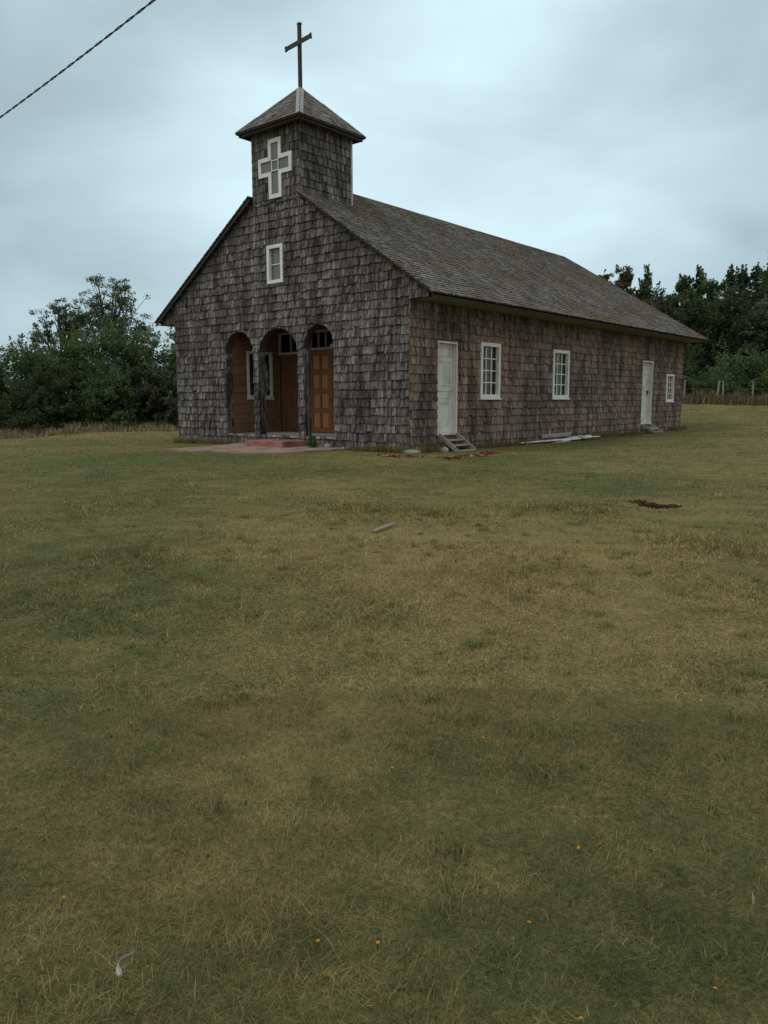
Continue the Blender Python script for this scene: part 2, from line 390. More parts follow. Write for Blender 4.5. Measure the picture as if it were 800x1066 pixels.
def wall_slab(mb, pl, u0,u1,v0, top, holes, thick, extra=()):
    """solid wall with openings, built in upright columns between the edges of the openings"""
    O,U,V,N=pl
    bp={round(u0,4),round(u1,4)}|{round(q,4) for q in extra if u0<q<u1}
    for h in holes:
        bp|={round(h[0],4),round(h[1],4)}
        if len(h)>4:
            c=.5*(h[0]+h[1]); bp|={round(c-h[5]*math.cos(math.pi*i/18),4) for i in range(19)}
    bp=sorted(b for b in bp if u0-1e-6<=b<=u1+1e-6)
    for a,b in zip(bp[:-1],bp[1:]):
        if b-a<1e-4: continue
        m=.5*(a+b); seg=[((v0,v0),(top(a+1e-5),top(b-1e-5)))]
        for h in holes:
            if not(h[0]<m<h[1]): continue
            lo=(h[2],h[2]); hi=(h[3],h[3])
            if len(h)>4:
                c=.5*(h[0]+h[1]); z=lambda u: h[4]+math.sqrt(max(0,h[5]**2-(u-c)**2))*h[6]; hi=(z(a),z(b))
            ns=[]
            for s,e in seg:
                if e[0]<=lo[0]+1e-6 or s[0]>=max(hi): ns.append((s,e)); continue
                if s[0]<lo[0]: ns.append((s,lo))
                if e[0]>hi[0] or e[1]>hi[1]: ns.append((hi,e))
            seg=ns
        for s,e in seg:
            P=[]
            for n in (0,-thick):
                P+=[O+U*a+V*s[0]+N*n,O+U*b+V*s[1]+N*n,O+U*b+V*e[1]+N*n,O+U*a+V*e[0]+N*n]
            mb.hexa(P,(.3,.5,.5))

FZ=.205; ATOP=3.24
def arch(a,b,rise=None):
    r=(b-a)/2; k=(rise/r) if rise else 1.0
    return (a,b,FZ,ATOP,ATOP-r*k,r,k)
ARCH=[arch(-7.06,-5.815,.60),arch(-5.575,-3.935,.72),arch(-3.68,-2.545,.56)]
UW=(-5.06,-4.47,4.51,5.50)
# facade
def rake(x): return roof_z(x)-.085
fw=MB()
wall_slab(fw,PF,-W,0,-.45,rake,ARCH+[UW],.22,extra=(XM,))
for s in (0,1):  # closed ends of the eaves boxes
    a,b=((0.001,.60) if s else (-W-.80,-W-.001))
    wall_slab(fw,PF,a,b,3.66,rake,[],.12)
front=fw.build('front_wall',M['dark_wood'],church)
sm=MB()
LOW=4.4-.1+.2
shingles(sm,PF,-W-.015,.02,-.1,6.7,.225,.11,.25,top=lambda x: rake(x)-.01,holes=ARCH+[(UW[0]-.03,UW[1]+.03,UW[2]-.03,UW[3]+.03)],th=.040,rag=.017)
shingles(sm,PF,.02,.60,3.66,4.2,.225,.09,.18,top=lambda x: rake(x)-.01,th=.02)
shingles(sm,PF,-W-.80,-W-.015,3.66,4.2,.225,.09,.18,top=lambda x: rake(x)-.01,th=.02)
for a,sgn in ((ARCH[0][0],1),(ARCH[1][0],1),(ARCH[2][0],1),(ARCH[0][1],-1),(ARCH[1][1],-1),(ARCH[2][1],-1)):  # shingled cheeks of the pillars
    pl=(V3(a,.22,0),-Y_,Z_,X_) if sgn>0 else (V3(a,0,0),Y_,Z_,-X_)
    shingles(sm,pl,0,.22,.215,2.62,.225,.12,.21,th=.012)
sm.build('shingle',M['shingle_front'],front)

# side walls, rear
D1=(1.165,2.075,.30,2.72); D2=(14.83,15.90,.26,2.72)
W1=(3.19,4.225,1.25,2.79); W2=(7.425,8.55,1.25,2.79); W3=(17.38,18.25,1.135,2.26)
SIDEH=[D1,D2]+[(w[0]+.05,w[1]-.05,w[2]+.05,w[3]-.05) for w in (W1,W2,W3)]
sw=MB(); wall_slab(sw,PS,.222,L,-.45,lambda u:4.1,SIDEH,.2)
side=sw.build('side_wall',M['dark_wood'],church)
ss=MB(); shingles(ss,PS,-.02,L,-.17,3.72,.225,.12,.27,holes=[D1,D2,W1,W2,W3],th=.046,rag=.007,var=(.93,1.08),gapw=.0007)
ss.build('shingle',M['shingle_side'],side)
lw=MB(); wall_slab(lw,PL,.222,L,-.45,lambda u:4.1,[(w[0],w[1],w[2],w[3]) for w in (W1,W2,(11.5,12.6,1.25,2.79))],.2)
left=lw.build('side_wall',M['dark_wood'],church)
ls=MB(); shingles(ls,PL,-.02,L,-.17,3.72,.225,.12,.24,holes=[W1,W2,(11.5,12.6,1.25,2.79)],th=.019)
ls.build('shingle',M['shingle_side'],left)
rw=MB(); wall_slab(rw,PB,-W+.202,-.202,-.45,lambda u:4.1,[],.2)
rear=rw.build('rear_wall',M['dark_wood'],church)
rs=MB(); shingles(rs,PB,-W-.02,.02,-.17,3.72,.225,.12,.24,th=.019); rs.build('shingle',M['shingle_side'],rear)
b=MB(); b.box(-W+.2,-.2,2.2,L-.2,.10,.19); b.build('inner_floor',M['dark_wood'],church)

# roof
nrm=V3(SL,0,1)/math.hypot(SL,1); upv=V3(-1,0,SL)/math.hypot(1,SL); SLEN=(EE-XM)*math.hypot(1,SL)
PR=(V3(EE,0,ZE),Y_,upv,nrm)
PRl=(V3(-W-EE,0,ZE),Y_,upv*V3(-1,1,1),nrm*V3(-1,1,1))
VT=(EE-TXR)*math.hypot(1,SL); VTL=(TXL+W+EE)*math.hypot(1,SL)
def rtop(y,vt=VT):
    v=SLEN if y>TD else vt
    if y>YR: v=min(v,SLEN*(YH-y)/(YH-YR))
    return v
r=MB()
for pl in (PR,PRl):
    O,U,Vv,N=pl
    vt=VT if pl is PR else VTL
    pts=[(-OV,0),(YH,0),(YR,SLEN),(TD,SLEN),(TD,vt),(-OV,vt)]
    P=[O+U*u+Vv*v+N*n for n in (-.002,-.04) for u,v in pts]; n=len(pts)
    r.add(P,[tuple(range(n)),tuple(range(2*n-1,n-1,-1))]+[(i,i+n,(i+1)%n+n,(i+1)%n) for i in range(n)],(.4,.4,.4))
HS=(ZR-ZE)/(YH-YR); hup=V3(0,-1,HS)/math.hypot(1,HS); hn=V3(0,HS,1)/math.hypot(1,HS); HL=(YH-YR)*math.hypot(1,HS)
PH=(V3(XM,YH,ZE),X_,hup,hn); HW=EE-XM
P=[PH[0]+X_*u+hup*v+hn*n for n in (-.002,-.065) for u,v in ((-HW,0),(HW,0),(0,HL))]
r.add(P,[(0,1,2),(5,4,3),(0,3,4,1),(1,4,5,2),(2,5,3,0)],(.4,.4,.4))
roof=r.build('roof',M['dark_wood'],church)
rsm=MB()
shingles(rsm,PR,-OV-.02,YH,-.03,SLEN,  .145,.09,.19,top=rtop,th=.026,lap=1.5,rag=.012,strip=.05)
shingles(rsm,PRl,-OV-.02,YH,-.03,SLEN,.19,.12,.26,top=lambda y: rtop(y,VTL),th=.016,lap=1.4,rag=.012,strip=.06)
shingles(rsm,PH,-HW,HW,-.03,HL,.19,.12,.26,top=lambda u: HL*(1-abs(u)/HW),th=.016,lap=1.4,strip=.06)
rsm.build('shingle',M['shingle_roof'],roof)
c=MB()
def cap(mb,a,b,w,seg=8,h=.03,n1=None,n2=None):
    a=np.array(a,float); b=np.array(b,float)
    d=(b-a)/np.linalg.norm(b-a)
    for nn in (n1,n2):
        t=np.cross(nn,d); t/=np.linalg.norm(t)
        o=.5*(n1+n2); o/=np.linalg.norm(o)
        if np.dot(t,nn-o)<0: t=-t
        for i in range(seg):
            p=a+(b-a)*i/seg+nn*(h+random.uniform(-.006,.006)); q=a+(b-a)*(i+1)/seg-d*.01+nn*(h+random.uniform(-.006,.006))
            P=[p,q,q+t*w,p+t*w]; P=P+[k-nn*.018 for k in P]
            mb.hexa(P)
n2=nrm*V3(-1,1,1)
cap(c,(XM,TD,ZR),(XM,YR,ZR),.11,14,.03,nrm,n2)
cap(c,(XM,YR,ZR),(EE,YH,ZE),.09,12,.03,nrm,hn)
cap(c,(XM,YR,ZR),(-W-EE,YH,ZE),.09,12,.03,n2,hn)
c.build('ridge_cap',M['shingle_roof'],roof)
# rakes, fascia, soffit
f=MB()
for sg in (1,-1):
    for y0,y1,d in ((-OV+.02,-OV+.05,.07 if sg<0 else .015),):
        xa=EE if sg>0 else -W-EE; xb=TXR if sg>0 else TXL
        P=[]
        for y in (y0,y1):
            for x,dz in ((xa,-.03),(xb,-.03),(xb,-.03-d),(xa,-.03-d)):
                P.append(V3(x,y,roof_z(x)+dz-.035))
        f.hexa(P)
    k=9
    for i in range(k):   # lookouts under the rake
        x=(EE-.25-(EE-TXR-.4)*i/(k-1)) if sg>0 else (-W-EE+.25+(TXL+W+EE-.4)*i/(k-1))
        f.box(x-.035,x+.035,-OV+.05,-.03,roof_z(x)-.15,roof_z(x)-.085)
f.build('rake_board',M['dark_wood'],church)
f=MB()
f.box(.78,.83,-OV+.06,YH-.05,3.655,3.69); f.box(-W-.83,-W-.78,-OV+.06,YH-.05,3.655,3.69); f.box(-W-.78,.78,YH-.08,YH-.05,3.655,3.715)
f.build('fascia',M['dark_wood'],church)
f=MB()
nb=11
for i in range(nb):
    for x0 in (.024,-W-.79):
        w=.756
        f.box(x0,x0+w,.125+i*(YH-.2)/nb,.125+(i+1)*(YH-.2)/nb-.012,3.655,3.675)
f.box(-W-.02,.02,L+.03,YH-.08,3.655,3.675)
f.build('soffit',M['soffit'],church)

# tower
t=MB()
for pl,a,b2 in (((V3(0,0,0),X_,Z_,-Y_),TXL,TXR),):
    t.box(TXL,TXR,0,TD,6.4,ZTE-.02)
tower=t.build('bell_tower',M['dark_wood'],church)
CW=dict(cx=-4.69,top=8.34,bot=6.77,l=-5.36,r=-4.02,az0=7.38,az1=7.89,hw=.255)
CH=[(CW['cx']-CW['hw'],CW['cx']+CW['hw'],CW['bot'],CW['top']),(CW['l'],CW['r'],CW['az0'],CW['az1'])]
s=MB()
PT=(V3(0,0,0),X_,Z_,-Y_)
shingles(s,PT,TXL-.015,TXR+.015,6.2-.1,ZTE-.02,.225,.10,.20,holes=CH+[(-9,TXL+.0,0,0)],th=.02,top=lambda x:ZTE-.02)
shingles(s,(V3(TXR,0,0),Y_,Z_,X_),-.015,TD+.01,6.5,ZTE-.02,.225,.12,.24,th=.034)
shingles(s,(V3(TXL,0,0),Y_,Z_,-X_),-.015,TD+.01,6.5,ZTE-.02,.225,.12,.24,th=.02)
shingles(s,(V3(0,TD,0),X_,Z_,Y_),TXL,TXR,7.3,ZTE-.02,.225,.12,.24,th=.02)
s.build('shingle',M['shingle_front'],tower)
s=MB(); s.box(TXR+.012,TXR+.045,TD+.0,TD+.06,6.72,ZTE-.03); s.build('corner_board',M['pale_board'],tower)
s=MB(); cxT,cyT=.5*(TXL+TXR),TD/2; hx=(TXR-TXL)/2+TE; hy=TD/2+TE
E4=[V3(cxT-hx,cyT-hy,ZTE),V3(cxT+hx,cyT-hy,ZTE),V3(cxT+hx,cyT+hy,ZTE),V3(cxT-hx,cyT+hy,ZTE)]; AP=V3(cxT,cyT,ZTA)
s.add(E4+[AP],[(0,1,4),(1,2,4),(2,3,4),(3,0,4)],(.4,.4,.4))
E5=[e-V3(0,0,.05) for e in E4]
s.add(E4+E5,[(0,4,5,1),(1,5,6,2),(2,6,7,3),(3,7,4,0)],(.4,.4,.4))
s.add([e*V3(1,1,0)+V3(0,0,ZTE-.052) for e in E4],[(3,2,1,0)],(.2,.4,.4))
for sg in (-1,1):   # plates and rafter tails under the tower eaves
    s.box(cxT+sg*(hx-.10)-.035,cxT+sg*(hx-.10)+.035,cyT-hy+.05,cyT+hy-.05,ZTE-.12,ZTE-.054)
    s.box(cxT-hx+.14,cxT+hx-.14,cyT+sg*(hy-.10)-.035,cyT+sg*(hy-.10)+.035,ZTE-.12,ZTE-.054)
troof=s.build('tower_roof',M['dark_wood'],church)
s=MB()
norms=[]
for i in range(4):
    a,b2=E4[i],E4[(i+1)%4]; U=(b2-a)/np.linalg.norm(b2-a); mid=(a+b2)/2; Vv=AP-mid; ln=np.linalg.norm(Vv); Vv=Vv/ln; N=np.cross(U,Vv); hw=np.linalg.norm(b2-a)/2
    norms.append(N)
    shingles(s,(mid,U,Vv,N),-hw,hw,-.02,ln,.15,.09,.2,top=lambda u,hw=hw,ln=ln: ln*(1-abs(u)/hw),th=.016,lap=1.4,strip=.04)
s.build('shingle',M['shingle_roof'],troof)
s=MB()
for i in range(4): cap(s,E4[i]*1.0,AP,.075 if i!=1 else .10,3,.028,norms[i-1],norms[i])
s.build('hip_flashing',M['hip'],troof)
# cross window of the tower
cwf=MB()
def cross_ring(mb,grow,n0,n1,wd):
    c=CW; xs=[c['l']-grow,c['cx']-c['hw']-grow,c['cx']+c['hw']+grow,c['r']+grow]; zs=[c['bot']-grow,c['az0']-grow,c['az1']+grow,c['top']+grow]
    w=wd
    pl=PT
    mb.obox(pl,xs[1],xs[2],zs[3]-w,zs[3],n0,n1); mb.obox(pl,xs[1],xs[2],zs[0],zs[0]+w,n0,n1)
    for x0,x1 in ((xs[1],xs[1]+w),(xs[2]-w,xs[2])):
        mb.obox(pl,x0,x1,zs[0]+w,zs[1]+w,n0,n1); mb.obox(pl,x0,x1,zs[2]-w,zs[3]-w,n0,n1)
    mb.obox(pl,xs[0],xs[1]+0,zs[2]-w,zs[2],n0,n1); mb.obox(pl,xs[2],xs[3],zs[2]-w,zs[2],n0,n1)
    mb.obox(pl,xs[0],xs[1],zs[1],zs[1]+w,n0,n1); mb.obox(pl,xs[2],xs[3],zs[1],zs[1]+w,n0,n1)
    mb.obox(pl,xs[0],xs[0]+w,zs[1]+w,zs[2]-w,n0,n1); mb.obox(pl,xs[3]-w,xs[3],zs[1]+w,zs[2]-w,n0,n1)
cross_ring(cwf,0,-.005,.05,.11)
cross=cwf.build('cross_window',M['white_paint'],church)
g=MB(); c=CW
g.obox(PT,c['cx']-c['hw']+.1,c['cx']+c['hw']-.1,c['bot']+.1,c['top']-.1,.002,.012); 
g.obox(PT,c['l']+.1,c['cx']-c['hw']+.1,c['az0']+.1,c['az1']-.1,.002,.012); g.obox(PT,c['cx']+c['hw']-.1,c['r']-.1,c['az0']+.1,c['az1']-.1,.002,.012)
g.build('pane',M['dusty_glass'],cross)
for x in (c['cx']-c['hw']+.11,c['cx']+c['hw']-.135):
    g=MB(); g.obox(PT,x,x+.025,c['az0']+.11,c['az1']-.11,.013,.04); g.build('glazing_bar',M['white_paint'],cross)
for z in (c['az0']+.11,c['az1']-.135):
    g=MB(); g.obox(PT,c['cx']-c['hw']+.137,c['cx']+c['hw']-.137,z,z+.025,.013,.04); g.build('glazing_bar',M['white_paint'],cross)
# rooftop cross
k=MB(); zb=11.10
k.box(cxT-.045,cxT+.045,cyT-.04,cyT+.04,ZTA-.12,11.58)
k.box(cxT-.055,cxT+.055,cyT-.045,cyT+.045,11.58,11.63)
dz=.035
k.beam((cxT-.40,cyT-.055,zb-dz),(cxT+.40,cyT-.055,zb+dz),.03,.12)
k.beam((cxT-.40,cyT-.055,zb-dz),(cxT-.52,cyT-.055,zb-dz*1.3),.03,.10,taper=1.5)
k.beam((cxT+.40,cyT-.055,zb+dz),(cxT+.52,cyT-.055,zb+dz*1.3),.03,.10,taper=1.5)
k.build('rooftop_cross',M['dark_wood'],church)

# windows
def window(pl,w,nx,ny,fw=.10,proj=.06,rec=-.05,lining=.16,sill=True,name='window',glass='glass',parent=church,paint='white_paint'):
    u0,u1,v0,v1=w; fm=MB()
    fm.obox(pl,u0,u0+fw,v0,v1,-.01,proj); fm.obox(pl,u1-fw,u1,v0,v1,-.01,proj)
    fm.obox(pl,u0+fw,u1-fw,v1-fw,v1,-.01,proj-.002); fm.obox(pl,u0+fw,u1-fw,v0,v0+fw,-.01,proj-.002)
    if lining:  # reveal boards through the wall
        a=fw-.03
        fm.obox(pl,u0+a-.03,u0+a+.028,v0+a,v1-a,-lining,-.012); fm.obox(pl,u1-a-.028,u1-a+.03,v0+a,v1-a,-lining,-.012)
        fm.obox(pl,u0+a+.03,u1-a-.03,v1-a-.026,v1-a+.03,-lining,-.012); fm.obox(pl,u0+a+.03,u1-a-.03,v0+a-.03,v0+a+.026,-lining,-.012)
    f=fm.build(name,M[paint],parent)
    a=fw+.002 
    b=MB(); bw=.026
    su=(u1-u0-2*a)/nx; sv=(v1-v0-2*a)/ny
    for i in range(1,nx): b.obox(pl,u0+a+su*i-bw/2,u0+a+su*i+bw/2,v0+a,v1-a,rec+.006,rec+.034)
    for j in range(1,ny): b.obox(pl,u0+a,u1-a,v0+a+sv*j-bw/2,v0+a+sv*j+bw/2,rec+.007,rec+.031)
    b.build('glazing_bar',M[paint],f)
    p=MB(); p.obox(pl,u0+a-.01,u1-a+.01,v0+a-.01,v1-a+.01,rec,rec+.004); p.build('pane',M[glass],f)
    if sill:
        s=MB(); s.obox(pl,u0-.02,u1+.02,v0-.045,v0-.002,-.005,proj+.03); s.build('sill',M[paint],f)
    return f
window(PS,W1,3,4); window(PS,W2,3,4); window(PS,W3,3,4,fw=.085)
window(PF,(UW[0]-.03,UW[1]+.03,UW[2]-.03,UW[3]+.03),1,2,fw=.095,sill=False,glass='dusty_glass')
for w in (W1,W2,(11.5,12.6,1.25,2.79)): window(PL,w,3,4)

# side doors
def side_door(w,rec,latch):
    u0,u1,v0,v1=w; pl=PS
    m=MB(); n0=-rec
    du0,du1=u0+.05,u1-.05; dv0,dv1=v0+.03,v1-.05
    st=.11; 
    m.obox(pl,du0,du1,dv0,dv1,n0-.04,n0)
    mid=.5*(du0+du1); H=dv1-dv0
    rails=[0,.055,.33,.375,.47,.515,.80,.845,.955,1.0]
    for i in range(0,10,2): m.obox(pl,du0,du1,dv0+H*rails[i],dv0+H*rails[i+1]-.003,n0-.001,n0+.022)
    m.obox(pl,du0,du0+st,dv0,dv1,n0-.001,n0+.020); m.obox(pl,du1-st,du1,dv0,dv1,n0-.001,n0+.020)
    for i in range(1,9,2):
        a,b=dv0+H*rails[i],dv0+H*rails[i+1]
        m.obox(pl,du0+st+.035,du1-st-.035,a+.03,b-.03,n0-.001,n0+.012)
    d=m.build('door',M['door_white'],church)
    f=MB()
    f.obox(pl,u0,u0+.05,v0,v1,-rec-.05,.035); f.obox(pl,u1-.05,u1,v0,v1,-rec-.05,.035)
    f.obox(pl,u0+.05,u1-.05,v1-.05,v1,-rec-.05,.036); f.obox(pl,u0-.02,u1+.02,v0-.03,v0+.025,-rec-.06,.05)
    f.build('door_frame',M['door_white'],d)
    if latch:
        h=MB(); h.obox(pl,du1-.16,du1-.03,v0+1.18,v0+1.30,n0+.02,n0+.05); h.obox(pl,du1-.14,du1-.11,v0+1.10,v0+1.18,n0+.02,n0+.045); h.build('latch',M['metal_dark'],d)
side_door(D1,.13,False); side_door(D2,.15,True)

# porch
PD=2.14; PXL,PXR=-7.085,-2.50
pf=MB(); pf.box(PXL+.002,PXR-.002,.225,PD+.1,.02,FZ-.006)
for a in ARCH: pf.box(a[0]+.004,a[1]-.004,-.035,.222,FZ-.055,FZ)
pf.build('porch_floor',M['grey_wood'],church)
pc=MB(); pc.box(PXL-.05,PXR+.05,.222,PD+.1,3.42,3.47); pc.build('porch_ceiling',M['teal'],church)
PLW=(V3(PXL,.22,0),Y_,Z_,X_); PW=(1.0-.22-.2,1.86-.22,1.28,2.74)
PBW=(V3(0,PD,0),X_,Z_,-Y_)
def boards(mb,pl,u0,u1,v0,v1,expo,holes):
    shingles(mb,pl,u0,u1,v0,v1,expo,40,41,holes=holes,th=.016,lap=1.08,rag=0,strip=.03)
pw=MB(); wall_slab(pw,PLW,0,PD-.22,.0,lambda u:3.42,[(PW[0]+.05,PW[1]-.05,PW[2]+.05,PW[3]-.05)],.06)
bd=MB()
boards(bd,PLW,0.002,PD-.222,FZ,3.41,.30,[PW])
pwall=pw.build('porch_wall',M['dark_wood'],church); bd.build('clapboard',M['clapboard'],pwall)
window(PLW,PW,2,1,fw=.085,proj=.04,rec=-.03,lining=0,parent=church)
DL=(-7.03,-5.92,FZ,3.36); DM=(-5.62,-3.90,FZ,3.36)
pb=MB(); wall_slab(pb,PBW,PXL,PXR,0.0,lambda u:3.42,[DL,DM],.06)
bd=MB(); boards(bd,PBW,PXL+.03,PXR-.03,FZ,3.41,.30,[DL,DM])
pwall=pb.build('porch_wall',M['dark_wood'],church); bd.build('clapboard',M['clapboard'],pwall)
pr=MB(); pr.box(PXR,PXR+.06,.222,PD,.0,3.42); bd=MB(); boards(bd,(V3(PXR,.22,0),Y_,Z_,-X_),.002,PD-.25,FZ,3.41,.30,[])
pwall=pr.build('porch_wall',M['dark_wood'],church); bd.build('clapboard',M['clapboard'],pwall)
# the inner face of the facade, seen through the arches
def transom(u0,u1,v0,v1,nx):
    f=MB(); fw=.07; pl=PBW
    f.obox(pl,u0,u1,v0,v0+fw,-.06,.05); f.obox(pl,u0,u1,v1-fw,v1,-.06,.03); f.obox(pl,u0,u0+fw,v0+fw,v1-fw,-.06,.03); f.obox(pl,u1-fw,u1,v0+fw,v1-fw,-.06,.03)
    o=f.build('transom_window',M['pale_board'],church)
    for i in range(1,nx):
        b=MB(); x=u0+fw+(u1-u0-2*fw)*i/nx; b.obox(pl,x-.02,x+.02,v0+fw,v1-fw,-.03,.02); b.build('glazing_bar',M['pale_board'],o)
    g=MB(); g.obox(pl,u0+fw-.01,u1-fw+.01,v0+fw-.01,v1-fw+.01,-.04,-.034); g.build('pane',M['glass'],o)
transom(DL[0],DL[1],2.66,3.36,2); transom(DM[0],DM[1],2.75,3.36,5)
d=MB()
n=7
for i in range(n):
    a=DL[0]+.05+(DL[1]-DL[0]-.1)*i/n; b2=DL[0]+.05+(DL[1]-DL[0]-.1)*(i+1)/n
    d.obox(PBW,a,b2-.006,FZ+.01,2.655,-.05,-.015+random.uniform(-.002,.002))
for v in (.55,1.35,2.2): d.obox(PBW,DL[0]+.07,DL[1]-.07,v+FZ-.06,v+FZ+.06,-.02,.004)
dl=d.build('porch_door',M['door_plank'],church)
h=MB(); h.tube([(DL[1]-.15,PD+.01,1.25),(DL[1]-.15,PD-.06,1.25),(DL[1]-.26,PD-.06,1.25)],[.012]*3); h.build('handle',M['metal_dark'],dl)
def leaf(u0,u1,v0,v1,cols):
    m=MB(); pl=PBW; m.obox(pl,u0,u1,v0,v1,-.06,-.02)
    st=.085; H=v1-v0; rows=[(.05,.24),(.285,.475),(.52,.71),(.755,.95)]
    xs=[u0,u0+st]+[]; w=(u1-u0-st*(cols+1))/cols
    for k in range(cols+1): m.obox(pl,u0+k*(w+st),u0+k*(w+st)+st,v0,v1,-.021,.006)
    ed=[0]+[q for rr in rows for q in rr]+[1]
    for i in range(0,len(ed),2): m.obox(pl,u0+.002,u1-.002,v0+H*ed[i],v0+H*ed[i+1],-.021,.004)
    for k in range(cols):
        a=u0+st+k*(w+st)
        for r0,r1 in rows:
            z0,z1=v0+H*r0,v0+H*r1; i=.035
            P=[pl[0]+X_*x+Z_*z-Y_*nn for nn,e in ((-.021,0),(-.001,i)) for x,z in ((a+.012+e,z0+.012+e),(a+w-.012-e,z0+.012+e),(a+w-.012-e,z1-.012-e),(a+.012+e,z1-.012-e))]
            m.hexa(P,(.9,.9,.9),1)
    return m.build('porch_door',[M['door_wood'],M['door_panel']],church)
mm=.5*(DM[0]+DM[1])
l1=leaf(DM[0]+.02,mm-.004,FZ+.01,2.745,2); l2=leaf(mm+.004,DM[1]-.02,FZ+.01,2.745,2)
h=MB(); h.tube([(mm+.06,PD,1.25),(mm+.06,PD-.08,1.25),(mm+.17,PD-.08,1.25)],[.012]*3); h.build('handle',M['metal_dark'],l2)

# small built-on step at the far door
st=MB()
st.box(.05,.40,14.95,15.75,.02,.10); st.beam((.06,14.93,.19),(.62,14.93,-.10),.05,.10); st.beam((.06,15.77,.19),(.62,15.77,-.10),.05,.10); st.box(.30,.55,14.96,15.74,-.09,-.05)
o=st.build('door_steps',M['grey_wood']); tag(o,'low grey wooden steps at the foot of the far white side door','steps')

# ------------------------------------------------------------------ things close to the church
def prism(name,pts,z0,z1,mat,parent=None):
    m=MB(); n=len(pts); P=[(x,y,z0) for x,y in pts]+[(x,y,z1) for x,y in pts]
    m.add(P,[tuple(range(n))[::-1],tuple(range(n,2*n))]+[(i,(i+1)%n,(i+1)%n+n,i+n) for i in range(n)])
    return m.build(name,mat,parent)
o=prism('path',[(-6.5,-.06),(-6.3,-.75),(-5.9,-1.9),(-5.65,-3.35),(-4.7,-3.3),(-3.7,-3.12),(-2.9,-3.0),(-2.1,-2.45),(-2.0,-1.2),(-1.95,-.06)],-.4,-.075,M['pink_slab'])
tag(o,'worn pinkish concrete slab laid in front of the porch',kind='structure')
s=MB(); s.box(-5.15,-3.6,-.98,-.055,-.2,.085)
o=s.build('porch_step',M['red_concrete']); tag(o,'red painted concrete step below the middle arch of the porch','step')
bv=o.modifiers.new('bevel','BEVEL'); bv.width=.012; bv.segments=2
def pebble(name,x,y,rx,ry,rz_,label,seed,mat='stone'):
    rg=np.random.default_rng(seed); m=MB(); n=9; rows=5; vs=[]
    for j in range(rows):
        th=math.pi*(j+.5)/rows
        for k in range(n):
            ph=2*math.pi*k/n; q=1+rg.normal(0,.08)
            vs.append((x+rx*q*math.sin(th)*math.cos(ph),y+ry*q*math.sin(th)*math.sin(ph),gz(x,y)+rz_*.35+rz_*math.cos(th)*q))
    fs=[(j*n+k,j*n+(k+1)%n,(j+1)*n+(k+1)%n,(j+1)*n+k) for j in range(rows-1) for k in range(n)]
    fs=[q[::-1] for q in fs]+[tuple(range(n)),tuple((rows-1)*n+k for k in range(n))[::-1]]
    m.add(vs,fs); o=m.build(name,M[mat],smooth=True); tag(o,label,'stone')
pebble('stone',.16,-.12,.30,.20,.07,'flat pale stone lying at the front right corner of the church',1)
pebble('stone',-2.62,-.22,.13,.11,.12,'rounded pale stone beside the weed next to the red step',2)
pebble('stone',-2.05,-.25,.07,.06,.06,'tiny stone at the wall, right of the rounded pale stone',3)
pebble('stone',.35,1.02,.15,.12,.09,'small grey stone tucked behind the wooden stair at the near side door',4)

# wooden stair at the near side door
t=thing('wooden_stair','grey weathered open wooden stair leaning at the near white side door','stair',(.03,1.18,-.14))
for y in (.0,.80):
    m=MB(); m.beam((.02,y+.04,.43),(.66,y-.0,.0),.045,.10); m.build('stringer',M['grey_wood'],t)
for x,z in ((.24,.285),(.43,.155)):
    m=MB(); m.obox((V3(0,0,0),X_,Y_,Z_),x-.11,x+.10,.045,.77,z-.012,z+.018); m.build('tread',M['grey_wood'],t)
m=MB(); m.box(.62,.68,.03,.77,.0,.05); m.build('tread',M['grey_wood'],t)

# brick chips in a line and a patch
def chips(name,path,n,spread,label,size=(.012,.05),dense_end=False,mat='brick'):
    m=MB(); path=np.array(path,float); seg=np.linalg.norm(np.diff(path,axis=0),axis=1); cum=np.concatenate([[0],np.cumsum(seg)])
    for i in range(n):
        s=random.random()*cum[-1]; 
        if dense_end and random.random()<.45: s=cum[-1]*(1-abs(random.gauss(0,.10)))
        x=np.interp(s,cum,path[:,0])+random.gauss(0,spread); y=np.interp(s,cum,path[:,1])+random.gauss(0,spread)
        z=gz(x,y)-.022; a=random.uniform(*size); b=a*random.uniform(.5,1); h=a*random.uniform(.3,.8); th=random.uniform(0,3.14)
        U=V3(math.cos(th),math.sin(th),random.gauss(0,.25)); U/=np.linalg.norm(U); Vv=np.cross(Z_,U); Vv/=np.linalg.norm(Vv); N=np.cross(U,Vv)
        m.obox((V3(x,y,z+.02+random.random()*.03),U,Vv,N),-a,a,-b,b,-h,h)
    o=m.build(name,M[mat]); tag(o,label,kind='stuff'); o['category']='rubble'; return o
chips('brick_rubble',[(.2,-1.35),(.85,-1.3),(1.5,-.85),(2.05,-1.0),(2.0,-.3),(1.75,.8),(1.6,1.5)],230,.08,'thin line of orange brick chips in the grass before the wooden stair',dense_end=True)
chips('brick_rubble',[(8.02,-5.25),(8.2,-5.35),(8.33,-5.55),(8.45,-5.5),(8.62,-5.36)],170,.075,'patch of dark rusty earth and brick chips in the open meadow',(.008,.026),mat='rust')
def brick(x,y,rz,label,s=1):
    m=MB(); m.box(-.10*s,.10*s,-.05*s,.05*s,-.01,.055*s); o=m.build('brick',M['brick']); o.location=(x,y,gz(x,y)+.01); o.rotation_euler=(.08,.1,rz); tag(o,label,'brick')
    bv=o.modifiers.new('bevel','BEVEL'); bv.width=.008; bv.segments=1
brick(1.66,1.35,.5,'broken brick at the far end of the brick chip line',.9)
brick(1.80,.72,1.4,'broken brick in the middle of the thick end of the chip line',.8)
brick(1.95,.25,2.3,'broken brick nearest the foot of the wooden stair',.75)

